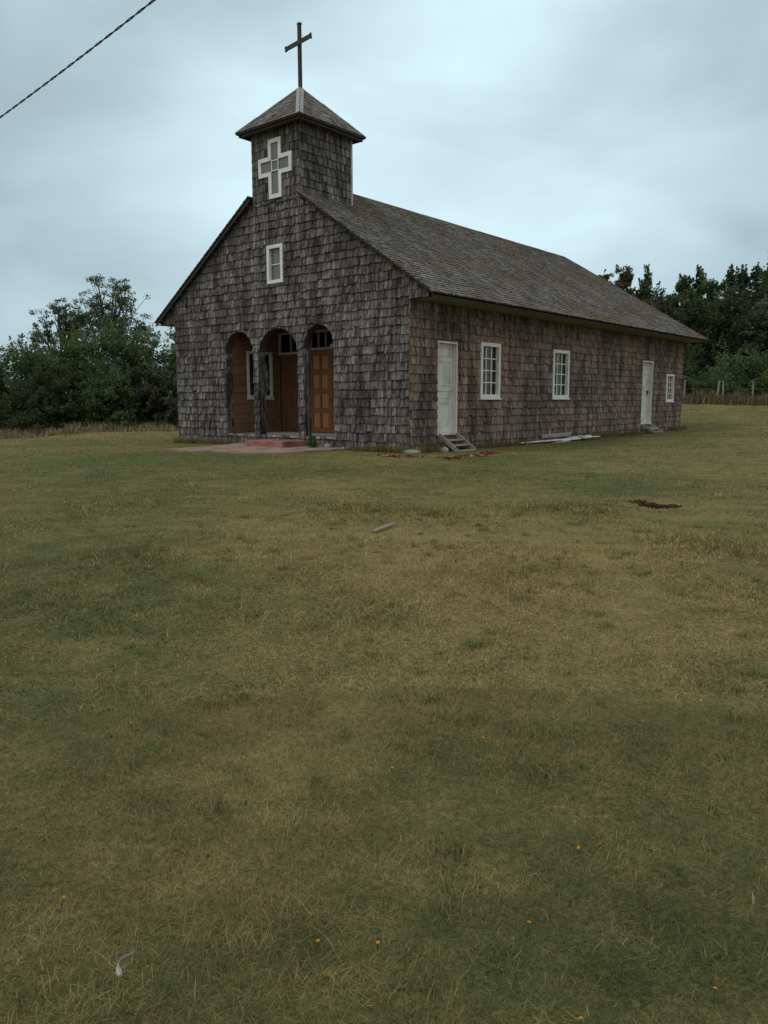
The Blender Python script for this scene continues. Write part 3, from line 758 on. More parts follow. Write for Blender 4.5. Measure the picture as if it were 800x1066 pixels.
# boards lying by the side wall and in the grass
def board(name,a,b,w,h,mat,label,za=0,zb=0,cat='plank',jag=False):
    m=MB(); n=5
    pa=V3(a[0],a[1],gz(*a)+za); pb_=V3(b[0],b[1],gz(*b)+zb)
    m.beam(pa,pb_,w,h)
    if jag:
        for i in range(14):
            p=pa+(pb_-pa)*random.uniform(.5,.97)+V3(random.uniform(-.25,.25),0,random.uniform(.0,.07)); q=p+(pb_-pa)*.14+V3(random.uniform(-.1,.1),0,random.uniform(-.01,.03))
            m.beam(p,q,random.uniform(.1,.28),.02)
    o=m.build(name,M[mat]); tag(o,label,cat); return o
board('plank',(.18,5.2),(.50,7.4),.14,.035,'white_debris','long white board lying along the foot of the side wall',.06,.08)
board('plank',(.52,7.0),(.45,9.2),.30,.04,'white_debris','heap of splintered white sheeting at the far end of the long white board',.07,.08,jag=True)
board('plank',(.09,6.7),(.09,8.7),.03,.12,'grey_wood','pale grey board leaning against the side wall behind the white boards',.19,.20)
board('plank',(.80,6.2),(.72,7.3),.12,.03,'grey_wood','short dull board in the grass in front of the long white board',.03,.03)
board('plank',(6.66,-9.15),(6.52,-8.62),.035,.009,'old_wood_post','single pale wooden plank lying alone in the dry meadow',.03,.035)

# weed beside the step
def leaves_np(n,cen,ext,size,rg,flat=.0,tone=(0,1),asp=.55):
    P=rg.normal(0,1,(n,3)); P/=np.linalg.norm(P,axis=1)[:,None]; P*=(rg.random((n,1))**(1/2.2)); P=P*np.array(ext)+np.array(cen)
    U=rg.normal(0,1,(n,3)); U[:,2]*=(1-flat); U/=np.linalg.norm(U,axis=1)[:,None]
    Wd=rg.normal(0,1,(n,3)); Wd[:,2]*=(1-flat); Vv=Wd-U*(U*Wd).sum(1)[:,None]; Vv/=np.linalg.norm(Vv,axis=1)[:,None]+1e-9
    s=size*rg.uniform(.6,1.4,(n,1))
    q=np.stack([P-U*s,P+Vv*s*asp,P+U*s,P-Vv*s*asp],1)
    t=rg.uniform(tone[0],tone[1],n)
    return q,t
def leaf_object(name,qs,ts,mat,parent):
    q=np.concatenate(qs); t=np.clip(np.concatenate(ts),0,1); n=len(q)
    return quick_mesh(name,q.reshape(-1,3),np.arange(n*4),np.full(n,4),mat,{'rnd':np.stack([t,t,t],1)},parent)
t=thing('weed_plant','leafy green weed growing at the right end of the red step','plant',(-3.02,-.42,-.12))
rg=np.random.default_rng(3); q1,t1=leaves_np(260,(0,0,.16),(.17,.15,.2),.035,rg)
leaf_object('foliage',[q1],[t1],M['weed'],t)
m=MB()
for i in range(6): m.tube([(random.gauss(0,.03),random.gauss(0,.03),-.03),(random.gauss(0,.08),random.gauss(0,.08),.28)],[.006,.003],4)
m.build('stem',M['weed'],t)

# ------------------------------------------------------------------ overhead cable
xs=np.linspace(-60,26,160); cz=7.06+.00207*((xs+14)**2-(-5.07+14)**2); cyy=-7.4-.0577*(xs+5.07)
m=MB()
for ph in (0,math.pi):
    # two strands twisted about each other
    X2=np.linspace(-30,14,1500); Zc=7.06+.00207*((X2+14)**2-(-5.07+14)**2); Yc=-7.4-.0577*(X2+5.07); th=X2*2*math.pi/.7+ph
    m.tube([(x,y+.010*math.cos(a),z+.010*math.sin(a)) for x,y,z,a in zip(X2,Yc,Zc,th)],[.0095]*len(X2),5)
o=m.build('overhead_cable',M['cable']); tag(o,'twisted black overhead cable crossing the sky at the upper left','cable')

# ------------------------------------------------------------------ trees
def tree(name,label,x,y,h,rx,ry,mat,nleaf,leaf,seed,cat='tree',trunk_r=.14,crown_lo=.15,nclump=40,style='round',group=None,limbs=10,gap=.28,flat=.2,tint=(0,1)):
    rg=np.random.default_rng(seed); z0=gz(x,y)
    t=thing(name,label,cat,(x,y,z0),0,group)
    cl=[]; ks=[]
    for i in range(nclump):
        kk=1.0; tipq=rg.random()<.22
        if style=='spire':
            u=rg.random()**.8; zz=crown_lo*h+(h*.96-crown_lo*h)*u; r=(1-u)**.6*.95+.05; a=rg.uniform(0,6.283); rr=r*math.sqrt(rg.uniform(.1,1))
            kk=.42+.75*(1-u)**.8; cl.append((rr*rx*math.cos(a),rr*ry*math.sin(a),zz))
        elif style=='dome':
            d=rg.normal(0,1,3); d/=np.linalg.norm(d); d[2]=abs(d[2])*1.0-.12*rg.random(); q=rg.uniform(.5,.93)
            cl.append((d[0]*rx*q,d[1]*ry*q,max(.25*leaf,h*.92*d[2]*q)))
        elif style=='airy':
            a=rg.uniform(0,6.283); q=math.sqrt(rg.random()); zt=h*(1-.38*q*q); zz=zt-rg.random()**1.3*h*(1-crown_lo)*.75
            cl.append((q*rx*math.cos(a),q*ry*math.sin(a),zz))
        else:
            d=rg.normal(0,1,3); d/=np.linalg.norm(d); q=rg.uniform(.35,.92); zc=h*(1+crown_lo)/2; hz=h*(1-crown_lo)/2
            cl.append((d[0]*rx*q,d[1]*ry*q,zc+d[2]*hz*q))
        ks.append(kk)
    cl=np.array(cl)
    tips=[]
    m=MB(); top=h*(.8 if style!='airy' else .66)
    tp=[V3(0,0,-.3)]; 
    for k in range(1,6): tp.append(V3(rg.normal(0,.05*rx),rg.normal(0,.05*rx),top*k/5))
    if style!='dome': m.tube(tp,[trunk_r*(1.25-.2*k) for k in range(6)],7)
    else:
        for k in range(4): m.tube([(rg.normal(0,.15),rg.normal(0,.15),-.2),(rg.normal(0,.15*rx),rg.normal(0,.15*ry),h*.3),(rg.normal(0,.2*rx),rg.normal(0,.2*ry),h*.55)],[trunk_r*.5,trunk_r*.35,trunk_r*.12],5)
    if style!='dome':
        for c in cl[rg.permutation(len(cl))[:limbs]]:
            zb=min(top*.95,max(.18*h,c[2]-.28*h*rg.uniform(.6,1.2))); f=zb/top*5; i=min(4,int(f)); b0=tp[i]+(tp[i+1]-tp[i])*(f-i)
            mid=b0*.45+c*.55+rg.normal(0,.06*rx,3)+V3(0,0,-.03*h)
            m.tube([b0,mid,c],[trunk_r*.42*(1.1-zb/h),trunk_r*.24*(1.1-zb/h)+.01,.012],5)
            if style=='airy':
                for _ in range(3):
                    e=c+rg.normal(0,.16*rx,3); m.tube([mid,.5*(mid+e)+rg.normal(0,.05*rx,3),e],[.03,.02,.008],4); tips.append(e)
    m.build('trunk',M['bark'],t,smooth=True)
    qs,ts=[],[]; per=nleaf//nclump
    cs=min(rx,ry)*gap
    for c,kk in zip(cl,ks):
        k=rg.uniform(.6,1.35)*kk; tone=rg.uniform(*tint)*.55+.1
        sub=max(2,int(5*k))
        for _ in range(sub):
            cc=c+rg.normal(0,.45*cs*k,3)*V3(1,1,.7)
            q,tt=leaves_np(max(4,per//5),cc,(cs*.55*k,cs*.55*k,cs*.42*k),leaf,rg,flat)
            hi=np.clip((q[:,0,2]-c[2])/(cs)+.0,-.5,.8)*.0
            qs.append(q); ts.append(tone+(tt-.5)*.35+rg.normal(0,.07)+hi)
    if style!='airy':
        zmid=h*.5
        for c in cl[rg.permutation(len(cl))[:int(len(cl)*.75)]]:
            o_=np.array([c[0]/rx,c[1]/ry,(c[2]-zmid)/(h*.5)]); o_=o_/(np.linalg.norm(o_)+1e-6)
            d_=o_*rg.uniform(.4,.9)+V3(0,0,rg.uniform(.35,1.1))+rg.normal(0,.2,3); d_/=np.linalg.norm(d_)
            ln=rg.uniform(.35,1.0)*(cs*1.9 if style!='spire' else cs*2.2); n_=int(60*min(1.5,ln)); t_=rg.random(n_)**.8
            p_=c+o_*cs*.35+d_*(t_*ln)[:,None]+rg.normal(0,1,(n_,3))*((1.05-t_)*cs*.30)[:,None]
            q,tt=leaves_np(n_,(0,0,0),(.01,.01,.01),leaf,rg,flat); qs.append(q+p_[:,None,:]); ts.append(tt*.35+rg.uniform(*tint)*.5+.15)
    if style=='spire':
        n_=260; t_=rg.random(n_); p_=np.stack([np.zeros(n_),np.zeros(n_),h*(.74+.26*t_)],1)+rg.normal(0,1,(n_,3))*((1.04-t_)*.26)[:,None]
        q,tt=leaves_np(n_,(0,0,0),(.01,.01,.01),leaf,rg,flat); qs.append(q+p_[:,None,:]); ts.append(tt*.4+.25)
    for e in tips:
        q,tt=leaves_np(46,e,(cs*.5,cs*.5,cs*.35),leaf,rg,flat); qs.append(q); ts.append(tt*.5+.2)
    o=leaf_object('crown' if cat=='tree' else 'foliage',qs,ts,mat,t)
    return t

LB,LA,LD,LL,LBr,LS=(M[k] for k in ('leaf_bush','leaf_airy','leaf_dark','leaf_light','leaf_brown','leaf_silver'))
GB='bushes along the left edge of the meadow'; GL='trees above the left bushes'; GR='trees behind the church on the right'
# dense bushes on the left
BU=[(-31.5,-3.5,3.9,3.2,'big green bush outside the leftmost edge of the meadow',LB,2.9),
 (-29.0,1.2,4.3,3.0,'dark green bush at the far left edge of the photo',LB,2.8),
 (-27.6,3.6,4.1,2.2,'rounded green bush right of the far left bush, under the low bare twigs',LB,2.2),
 (-26.9,5.6,4.9,2.4,'tall bright green bush below the left airy tree',LL,2.3),
 (-25.9,7.2,5.1,2.5,'tallest bush in the left thicket, under the higher airy tree',LB,2.4),
 (-24.9,8.7,4.6,2.3,'broad green bush between the tallest bush and the church',LB,2.2),
 (-24.3,10.3,4.3,2.0,'dark bush beside the left corner of the church',LB,2.0),
 (-23.6,6.1,3.0,1.7,'low front bush at the middle of the left thicket',LB,1.6),
 (-22.7,7.9,3.2,1.7,'low front bush with pale leaf tips near the church',LS,1.6),
 (-25.2,3.3,2.8,1.8,'low dark front bush on the left side of the thicket',LD,1.7),
 (-23.8,12.5,4.4,2.2,'bush half hidden behind the left wall of the church',LB,2.0)]
for i,(x,y,h,rx,lab,mt,ry) in enumerate(BU):
    tree('bush',lab,x,y,h*1.28,rx*1.05,ry,mt,30000,.062,100+i,cat='bush',style='dome',nclump=190,trunk_r=.12,gap=.24,group=GB,flat=.15)
tree('airy_tree','lower open-crowned tree with thin branches, left of the two airy trees',-29.3,6.6,7.1,2.0,2.0,LA,8500,.05,201,style='airy',crown_lo=.6,nclump=50,trunk_r=.17,limbs=30,gap=.20,group=GL)
tree('airy_tree','higher open-crowned tree with thin branches, right of the two airy trees',-28.3,9.1,8.5,2.4,2.2,LA,14500,.05,202,style='airy',crown_lo=.55,nclump=72,trunk_r=.2,limbs=34,gap=.22,group=GL)
tree('broadleaf_tree','light green treetop showing between the thicket and the left eave',-31.0,16.0,6.0,2.0,2.0,LL,6000,.09,203,style='round',nclump=36,trunk_r=.12,group=GL,crown_lo=.1)
tree('broadleaf_tree','small sparse tree with bare twigs at the far left edge',-30.8,2.9,4.9,1.7,1.5,LA,2600,.075,204,style='airy',nclump=26,trunk_r=.09,limbs=18,group=GL,crown_lo=.3,gap=.2)
# right: behind the fence
RT=[('bush','brown topped shrub beside the rear roof hip',-13.3,41.0,10.2,1.3,LBr,'round'),
 ('bush','second brown shrub top, right of the first above the roof hip',-12.0,41.6,9.9,1.2,LBr,'round'),
 ('conifer','pale green pointed treetop left of the gap in the right treeline',-13.3,44.2,10.5,.95,LL,'spire'),
 ('conifer','second pale green pointed treetop just left of the treeline gap',-11.9,44.9,10.7,.95,LL,'spire'),
 ('dark_tree','dark tree filling the low gap in the right treeline',-10.6,45.6,9.1,1.6,LD,'round'),
 ('dark_tree','broad dark tree first right of the treeline gap',-9.2,45.6,9.5,1.4,LD,'round'),
 ('conifer','pointed dark conifer right of the broad dark tree',-8.5,46.4,10.5,1.0,LD,'spire'),
 ('dark_tree','dense mid green tree in the middle of the right treeline',-7.2,46.0,9.7,1.7,LB,'round'),
 ('conifer','pair-topped dark conifer above the pale shrubs',-5.6,46.9,10.4,1.0,LD,'spire'),
 ('conifer','short dark conifer next to the tallest right tree',-4.7,47.0,10.1,.9,LD,'spire'),
 ('dark_tree','tallest and darkest tree at the right edge of the photo',-2.5,46.6,10.9,2.2,LD,'round'),
 ('dark_tree','dark tree just outside the right edge of the treeline',.6,47.6,10.9,2.6,LD,'round'),
 ('dark_tree','far dark tree outside the right edge',4.5,47.6,10.5,2.8,LD,'round'),
 ('bush','middle shrub with grey leaf tips behind the roof corner',-8.6,40.2,7.4,2.0,LS,'round'),
 ('bush','dark shrub right of the roof corner',-6.3,40.4,6.8,2.0,LD,'round'),
 ('bush','wide silver tipped shrub below the middle conifers',-4.4,41.0,7.4,2.0,LS,'round'),
 ('bush','silver leaved shrub at the right edge above the round fence bush',-1.9,39.7,6.0,1.8,LS,'round'),
 ('bush','dark shrub outside the right edge behind the fence',1.2,40.3,6.6,2.4,LD,'round'),
 ('bush','low dark shrub in the shade beside the church rear corner',-6.4,36.8,3.6,1.9,LD,'dome'),
 ('bush','rounded mid green bush behind the pair of fence posts',-2.6,36.0,3.0,2.2,LB,'dome'),
 ('bush','bright green bush behind the single fence post at the right edge',-.7,36.6,3.3,2.0,LL,'dome'),
 ('conifer','slender dark conifer top in the notch right of the treeline gap',-9.9,46.8,9.9,.8,LD,'spire'),
 ('conifer','slim conifer top between the mid green tree and the pair-topped conifer',-6.5,47.4,10.6,.8,LD,'spire'),
 ('conifer','lowest slim conifer top, left of the tallest right tree',-3.8,47.6,10.6,.85,LB,'spire'),
 ('dark_tree','broad low tree seen between the roof hip and the treeline gap',-11.4,42.6,8.4,1.9,LS,'round'),
 ('bush','green bush right of the photo edge behind the fence',2.4,37.2,3.3,2.4,LB,'dome'),
 ('dark_tree','dark tree hidden behind the church roof',-20.0,41.0,7.4,2.8,LD,'round'),
 ('bush','dark shrub behind the rear wall of the church',-11.5,38.5,5.2,2.6,LD,'round'),
 ('bush','low shrub behind the rear wall of the church',-14.5,36.5,4.2,2.6,LB,'dome')]
for i,(nm,lab,x,y,h,r_,mt,sty) in enumerate(RT):
    big=sty!='dome'
    tree(nm,lab,x,y,h*((.93 if sty=='spire' else .96) if y>42 else 1),r_*(1.4 if big else 1.1),r_*1.1,mt,(27000 if big else 24000) if i<25 else 12000,(.085 if big else .07) if i<25 else .12,300+i,cat='bush' if nm=='bush' else 'tree',style=sty,nclump=110 if sty!='spire' else 90,
         crown_lo=.06 if sty!='spire' else .08,trunk_r=.16,limbs=8,gap=.30 if sty!='spire' else .36,group=GR,flat=.2)

# ------------------------------------------------------------------ fence on the right
t=thing('wire_fence','old wire fence with weathered grey posts before the right bushes','fence',(-4.04,31.7,0))
fp=[(-10.5,29.0,1.35,.0),(-8.1,30.05,1.3,.03),(-6.1,30.95,1.4,-.02),(-4.14,31.66,1.4,.03),(-2.43,32.2,1.36,.10),(-2.12,32.32,1.34,-.03),(-.61,32.74,1.38,-.02),(1.1,33.1,1.35,.03),(3.0,33.5,1.38,0),(5.2,33.9,1.36,0)]
tops=[]
for x,y,h,lean in fp:
    z=gz(x,y); m=MB(); lx,ly=x+4.04,y-31.7; a=.055+random.uniform(-.01,.012)
    m.tube([(lx,ly,z-.3),(lx+lean*.5,ly,z+h*.5),(lx+lean,ly,z+h)],[a*1.1,a,a*.85],7); m.build('post',M['old_wood_post'],t); tops.append((lx,ly,z,h,lean))
for fr in (.4,.65,.92):
    m=MB(); m.tube([(a+l*fr,b+.0-.06,z+h*fr) for a,b,z,h,l in tops],[.0035]*len(tops),4); m.build('wire',M['wire'],t)

# ------------------------------------------------------------------ grass
def grass_patch(n,dmin,dmax,ang0,ang1,hmin,hmax,wmin,wmax,lie,rg,keep=None,seg2=True,dim=1.0):
    d=np.sqrt(rg.uniform(dmin**2,dmax**2,n)); a=rg.uniform(ang0,ang1,n)
    x=CAM[0]-d*np.sin(a); y=CAM[1]+d*np.cos(a)
    if keep is not None: k=keep(x,y); x,y,d=x[k],y[k],d[k]
    return blades(x,y,hmin,hmax,wmin,wmax,lie,rg,seg2,None,None,dim)
OUT=[]
def blades(x,y,hmin,hmax,wmin,wmax,lie,rg,seg2=True,dry=None,tone=None,dim=1.0):
    n=len(x); z=ground_z(x,y)
    dr=dryness(x,y) if dry is None else np.full(n,dry)
    h=rg.uniform(hmin,hmax,n)*(1+.35*np.sin(x*2.1+np.sin(y*1.7)*2)*np.sin(y*2.3))
    w=rg.uniform(wmin,wmax,n)
    cl=vnoise(x,y,.16,4); cl2=vnoise(x,y,.35,5); h=h*(.7+.6*cl2)
    az=6.283*vnoise(x,y,.12,6)*2+rg.normal(0,2.2,n); lean=np.clip(rg.normal(lie,.35,n),0.05,1.45)
    dx,dy=np.cos(az)*np.sin(lean),np.sin(az)*np.sin(lean); dz=np.cos(lean)
    sx,sy=-np.sin(az),np.cos(az)
    b=np.stack([x,y,z-.004],-1); side=np.stack([sx,sy,np.zeros(n)],-1)*w[:,None]/2
    D=np.stack([dx,dy,dz],-1)
    cur=np.stack([np.cos(az),np.sin(az),-np.abs(rg.normal(.25,.25,n))],-1)
    mid=b+D*h[:,None]*.55; tip=mid+(D*.75+cur*.35)*h[:,None]*.55
    tip[:,2]=np.maximum(tip[:,2],z+.004)
    isdry=(rg.random(n)<np.clip(dr*1.0,0,1)).astype(float)
    mixd=np.clip(isdry*.8+rg.uniform(0,.2,n)+(dr-.4)*.2,0,1)
    tn=np.clip(rg.beta(1.4,1.9,n)*.85+.45*(cl-.38)+.15*(cl2-.5),0,1) if tone is None else rg.uniform(tone[0],tone[1],n)
    tn=tn*dim
    if seg2:
        v=np.stack([b-side,b+side,mid+side*.75,mid-side*.75,tip],1).reshape(-1,3)
        i=np.arange(n)[:,None]*5
        loops=np.concatenate([i+np.array([[0,1,2,3]]),i+np.array([[3,2,4]])],1).ravel(); sz=np.tile([4,3],n); rr=np.repeat(np.stack([tn,mixd,tn],1),2,0)
    else:
        v=np.stack([b-side,b+side,tip],1).reshape(-1,3); loops=np.arange(n*3); sz=np.full(n,3); rr=np.stack([tn,mixd,tn],1)
    return v,loops,sz,rr
def merge(parts,name,label,mat='grass'):
    off=0; V,Lp,S,R=[],[],[],[]
    for v,l,s,r_ in parts: V.append(v); Lp.append(l+off); S.append(s); R.append(r_); off+=len(v)
    o=quick_mesh(name,np.concatenate(V),np.concatenate(Lp),np.concatenate(S),M[mat],{'rnd':np.concatenate(R)}); tag(o,label,'grass',kind='stuff'); return o
def keep(x,y):
    k=~((x>-W-.05)&(x<.05)&(y>-.05)&(y<L+.05))
    k&=~((x>-6.15)&(x<-2.05)&(y<0)&(y>-3.0))
    return k
rg=np.random.default_rng(5)
A0,A1=rad(39.8-40),rad(39.8+40)
parts=[grass_patch(300000,1.2,4.0,rad(39.8-46),rad(39.8+46),.018,.05,.0011,.0022,1.12,rg,keep,True,.78),
 grass_patch(50000,.3,5.5,rad(39.8-105),rad(39.8-46),.02,.055,.002,.0035,1.12,rg,keep,False,.78),
 grass_patch(50000,.3,5.5,rad(39.8+46),rad(39.8+105),.02,.055,.002,.0035,1.12,rg,keep,False,.78),
 grass_patch(900,1.2,4.5,rad(39.8-48),rad(39.8+48),.07,.15,.0012,.002,1.3,rg,keep),
 grass_patch(230000,4.0,8.0,A0,A1,.018,.052,.003,.005,1.15,rg,keep,True,.9),
 grass_patch(3000,4.0,9.0,A0,A1,.08,.16,.0025,.004,1.1,rg,keep),
 grass_patch(230000,8.0,16.0,A0,A1,.02,.055,.006,.010,1.1,rg,keep,False),
 grass_patch(140000,16,30,A0,A1,.02,.055,.010,.018,1.05,rg,keep,False),
 grass_patch(80000,30,56,A0,A1,.03,.08,.02,.035,.95,rg,keep,False)]
# small tufts and low broad-leaved rosettes scattered through the near turf
tx,ty=[],[]
for _ in range(520):
    d=math.sqrt(rg.uniform(1.5**2,10**2)); a=rg.uniform(rad(39.8-48),rad(39.8+48)); n=int(rg.integers(25,70)); r_=rg.uniform(.02,.055)
    tx.append(rg.normal(CAM[0]-d*math.sin(a),r_,n)); ty.append(rg.normal(CAM[1]+d*math.cos(a),r_,n))
tx=np.concatenate(tx); ty=np.concatenate(ty); k=keep(tx,ty)
parts.append(blades(tx[k],ty[k],.035,.085,.0018,.0038,.6,rg,True,.16,(.1,.65)))
tx,ty=[],[]
for _ in range(420):
    d=math.sqrt(rg.uniform(1.5**2,8**2)); a=rg.uniform(rad(39.8-48),rad(39.8+48)); n=int(rg.integers(6,12))
    tx.append(rg.normal(CAM[0]-d*math.sin(a),.008,n)); ty.append(rg.normal(CAM[1]+d*math.cos(a),.008,n))
tx=np.concatenate(tx); ty=np.concatenate(ty); k=keep(tx,ty)
parts.append(blades(tx[k],ty[k],.022,.042,.006,.010,1.15,rg,True,.05,(.2,.7)))
# longer tufts against the church walls and on the rough mounds
n=24000; s=rg.uniform(0,1,n); xx=np.where(rg.random(n)<.62,rg.uniform(.03,.35,n),0); yy=rg.uniform(-.1,L,n); f=xx==0
xx[f]=rg.uniform(-W,0,f.sum()); yy[f]=rg.uniform(-.3,-.05,f.sum()); k=keep(xx,yy)&~((xx<-1.9)&(xx>-6.6)&(yy<0))
parts.append(blades(xx[k],yy[k],.07,.27,.007,.012,.4,rg,False))
bx,by=[],[]
for cx_,cy_,r_,h_ in BUMPS[:4]: bx.append(rg.normal(cx_,r_*.55,5000)); by.append(rg.normal(cy_,r_*.4,5000))
parts.append(blades(np.concatenate(bx),np.concatenate(by),.03,.085,.005,.010,.9,rg,False))
merge(parts,'grass','short patchy meadow grass, part green and part dry straw')
# tall dry grass
def line_pts(p,n,spread):
    p=np.array(p,float); seg=np.linalg.norm(np.diff(p,axis=0),axis=1); cum=np.concatenate([[0],np.cumsum(seg)]); s=rg.uniform(0,cum[-1],n)
    return np.interp(s,cum,p[:,0])+rg.normal(0,spread,n),np.interp(s,cum,p[:,1])+rg.normal(0,spread,n)
x,y=line_pts([(-26.5,-4.5),(-24.6,.8),(-23.4,3.2),(-22.2,5.4),(-20.9,7.2),(-21.4,9.5)],13000,.6)
merge([blades(x,y,.15,.5,.012,.025,.4,rg,True,.95,(.3,.95))],'tall_dry_grass','strip of tall straw coloured grass at the foot of the left bushes','tall')
x,y=line_pts([(-9,29.6),(-4.3,31.7),(-.6,33.0),(3.5,33.9)],16000,.5)
merge([blades(x,y,.25,.8,.014,.028,.3,rg,True,.95,(.05,.6))],'tall_dry_grass','strip of tall reddish dry grass along the wire fence','tall')

# ------------------------------------------------------------------ small things in the foreground
FL=[(9.75,-12.93,'topmost one near the middle of the meadow'),(10.25,-13.24,'just below and right of the topmost one'),(10.56,-13.11,'furthest right of the three middle flowers'),
 (11.12,-13.29,'alone in the right half of the meadow'),(10.76,-14.18,'left one of two close together in the lower middle'),(10.89,-14.08,'right one of two close together in the lower middle'),
 (11.19,-13.77,'right of the two close ones in the lower middle'),(11.68,-13.69,'nearest the lower right edge of the photo'),(11.46,-14.0,'nearest the bottom edge of the photo'),
 (10.04,-14.56,'above the white feather'),(9.03,-13.67,'in the greener grass at middle left'),(10.41,-12.79,'faint and small, right of centre in drier grass')]
proto=None
for i,(x,y,lab) in enumerate(FL):
    z=gz(x,y)
    if proto is None:
        t=thing('yellow_flower','',  'flower',(x,y,z),0,'yellow flowers in the meadow')
        m=MB()
        for ring,(n,r,zz) in enumerate(((12,.0068,.040),(9,.0046,.042))):
            for k in range(n):
                a=2*math.pi*k/n+ring*.2; c_=V3(math.cos(a),math.sin(a),0); s_=V3(-math.sin(a),math.cos(a),0)
                m.add([V3(0,0,zz),c_*r*.6+s_*.002+Z_*(zz+.002),c_*r+Z_*(zz+.003),c_*r*.6-s_*.002+Z_*(zz+.002)],[(0,1,2,3)])
        m.build('bloom',M['flower'],t)
        m=MB(); m.tube([(.004,.003,-.01),(.003,0,.02),(0,0,.04)],[.0014,.0012,.0012],5); m.build('stem',M['weed'],t)
        proto=t
    else:
        t=copy_tree(proto); t.location=(x,y,z); t.rotation_euler=(random.gauss(0,.2),random.gauss(0,.2),random.uniform(0,6))
    t['label']='small yellow flower in short grass, '+lab
# white feather
m=MB(); fx,fy=10.47,-14.62; z=gz(fx,fy)+.05
bx_=V3(.0,.0,0); fdir=V3(-.64,.77,0); rdir=V3(.77,.64,0)
pts=[]; N=14
for i in range(N+1):
    s=i/N; pts.append(V3(fx,fy,z)+fdir*(.085*s-.005)+rdir*(-.022*math.sin(s*2.6)+.02*s*s)+Z_*(.008*math.sin(s*3)))
for i in range(N):
    a,b=pts[i],pts[i+1]; d=b-a; d/=np.linalg.norm(d); sd=np.cross(d,Z_); wv=lambda s: .0052*math.exp(-((s-.13)/.15)**2)+.0019*(1-s)+.0006
    w0,w1=wv(i/N),wv((i+1)/N)
    m.add([a-sd*w0+Z_*.003,a+Z_*.0055,a+sd*w0+Z_*.002,b+sd*w1+Z_*.002,b+Z_*.0055,b-sd*w1+Z_*.003,a-sd*w0,a+sd*w0,b+sd*w1,b-sd*w1],[(0,1,4,5),(1,2,3,4),(6,9,8,7),(0,5,9,6),(2,7,8,3),(0,6,7,2,1),(5,4,3,8,9)],(.5,.5,.5))
o=m.build('feather',M['feather'],smooth=False); tag(o,'curled white feather lying in the near grass at the lower left','feather')
# a few long straws
for (x0,y0),(x1,y1),lab in (((11.34,-13.76),(11.48,-13.48),'long bent straw stalk in the lower right grass, upper one'),((11.20,-14.17),(11.30,-14.05),'short pale straw stalk near the bottom edge'),((11.33,-13.90),(11.45,-13.68),'long bent straw stalk in the lower right grass, lower one')):
    m=MB(); z0,z1=gz(x0,y0)+.05,gz(x1,y1)+.07; m.tube([(x0,y0,z0),((x0+x1)/2+.012,(y0+y1)/2-.01,(z0+z1)/2+.02),(x1,y1,z1)],[.0008,.0007,.0005],5)
    tag(m.build('straw_stalk',M['bark']),lab,'straw')

# ------------------------------------------------------------------ sky, light, camera
SUN_EL,SUN_AZ=rad(52),None
sd=Vector((-.35,-.62,0)).normalized(); sdir=Vector((sd.x*math.cos(SUN_EL),sd.y*math.cos(SUN_EL),math.sin(SUN_EL)))
world=bpy.data.worlds.new('World'); scene.world=world; world.use_nodes=True
wt=world.node_tree; wt.nodes.clear()
def wn(t,**k):
    q=wt.nodes.new(t)
    for a,b in k.items(): setattr(q,a,b)
    return q
wo=wn('ShaderNodeOutputWorld'); bg=wn('ShaderNodeBackground'); bg.inputs[1].default_value=.1; wt.links.new(bg.outputs[0],wo.inputs[0])
sky=wn('ShaderNodeTexSky',sky_type='NISHITA'); sky.sun_disc=False; sky.sun_elevation=SUN_EL; sky.sun_rotation=math.atan2(sd.x,sd.y); sky.air_density=1.5; sky.dust_density=3
tc=wn('ShaderNodeTexCoord')
def wl(a,b): wt.links.new(a,b)
mp=wn('ShaderNodeMapping'); mp.inputs['Scale'].default_value=(1,1,2.4); wl(tc.outputs['Generated'],mp.inputs[0])
nz=wn('ShaderNodeTexNoise'); nz.inputs['Scale'].default_value=1.7; nz.inputs['Detail'].default_value=5; nz.inputs['Roughness'].default_value=.5; wl(mp.outputs[0],nz.inputs['Vector'])
# sky colour painted brighter above the roof, darker ring round it for lens falloff; overcast skies brighten towards the zenith
bd_=Vector((-.62,.755,.235)).normalized()
nrmz=wn('ShaderNodeVectorMath',operation='NORMALIZE'); wl(tc.outputs['Generated'],nrmz.inputs[0])
dot=wn('ShaderNodeVectorMath',operation='DOT_PRODUCT'); wl(nrmz.outputs[0],dot.inputs[0]); dot.inputs[1].default_value=bd_
n2=wn('ShaderNodeMapRange'); wl(nz.outputs[0],n2.inputs[0]); n2.inputs[1].default_value=.3; n2.inputs[2].default_value=.7; n2.inputs[3].default_value=-.035; n2.inputs[4].default_value=.035
ad=wn('ShaderNodeMath',operation='ADD'); wl(dot.outputs['Value'],ad.inputs[0]); wl(n2.outputs[0],ad.inputs[1])
cr=wn('ShaderNodeValToRGB'); cr.color_ramp.interpolation='EASE'; e=cr.color_ramp.elements
e[0].position=0.0; e[0].color=(.66,.68,.67,1); e[1].position=1.0; e[1].color=(.72,.94,1.02,1)
for p_,c_ in ((.60,(.60,.63,.63)),(.83,(.25,.34,.39)),(.93,(.52,.69,.77))):
    q=e.new(p_); q.color=(*c_,1)
wl(ad.outputs[0],cr.inputs[0])
sep=wn('ShaderNodeSeparateXYZ'); wl(nrmz.outputs[0],sep.inputs[0])
el=wn('ShaderNodeMapRange'); wl(sep.outputs[2],el.inputs[0]); el.inputs[1].default_value=.40; el.inputs[2].default_value=1; el.inputs[3].default_value=8.8; el.inputs[4].default_value=16.5
sc_=wn('ShaderNodeVectorMath',operation='SCALE'); 
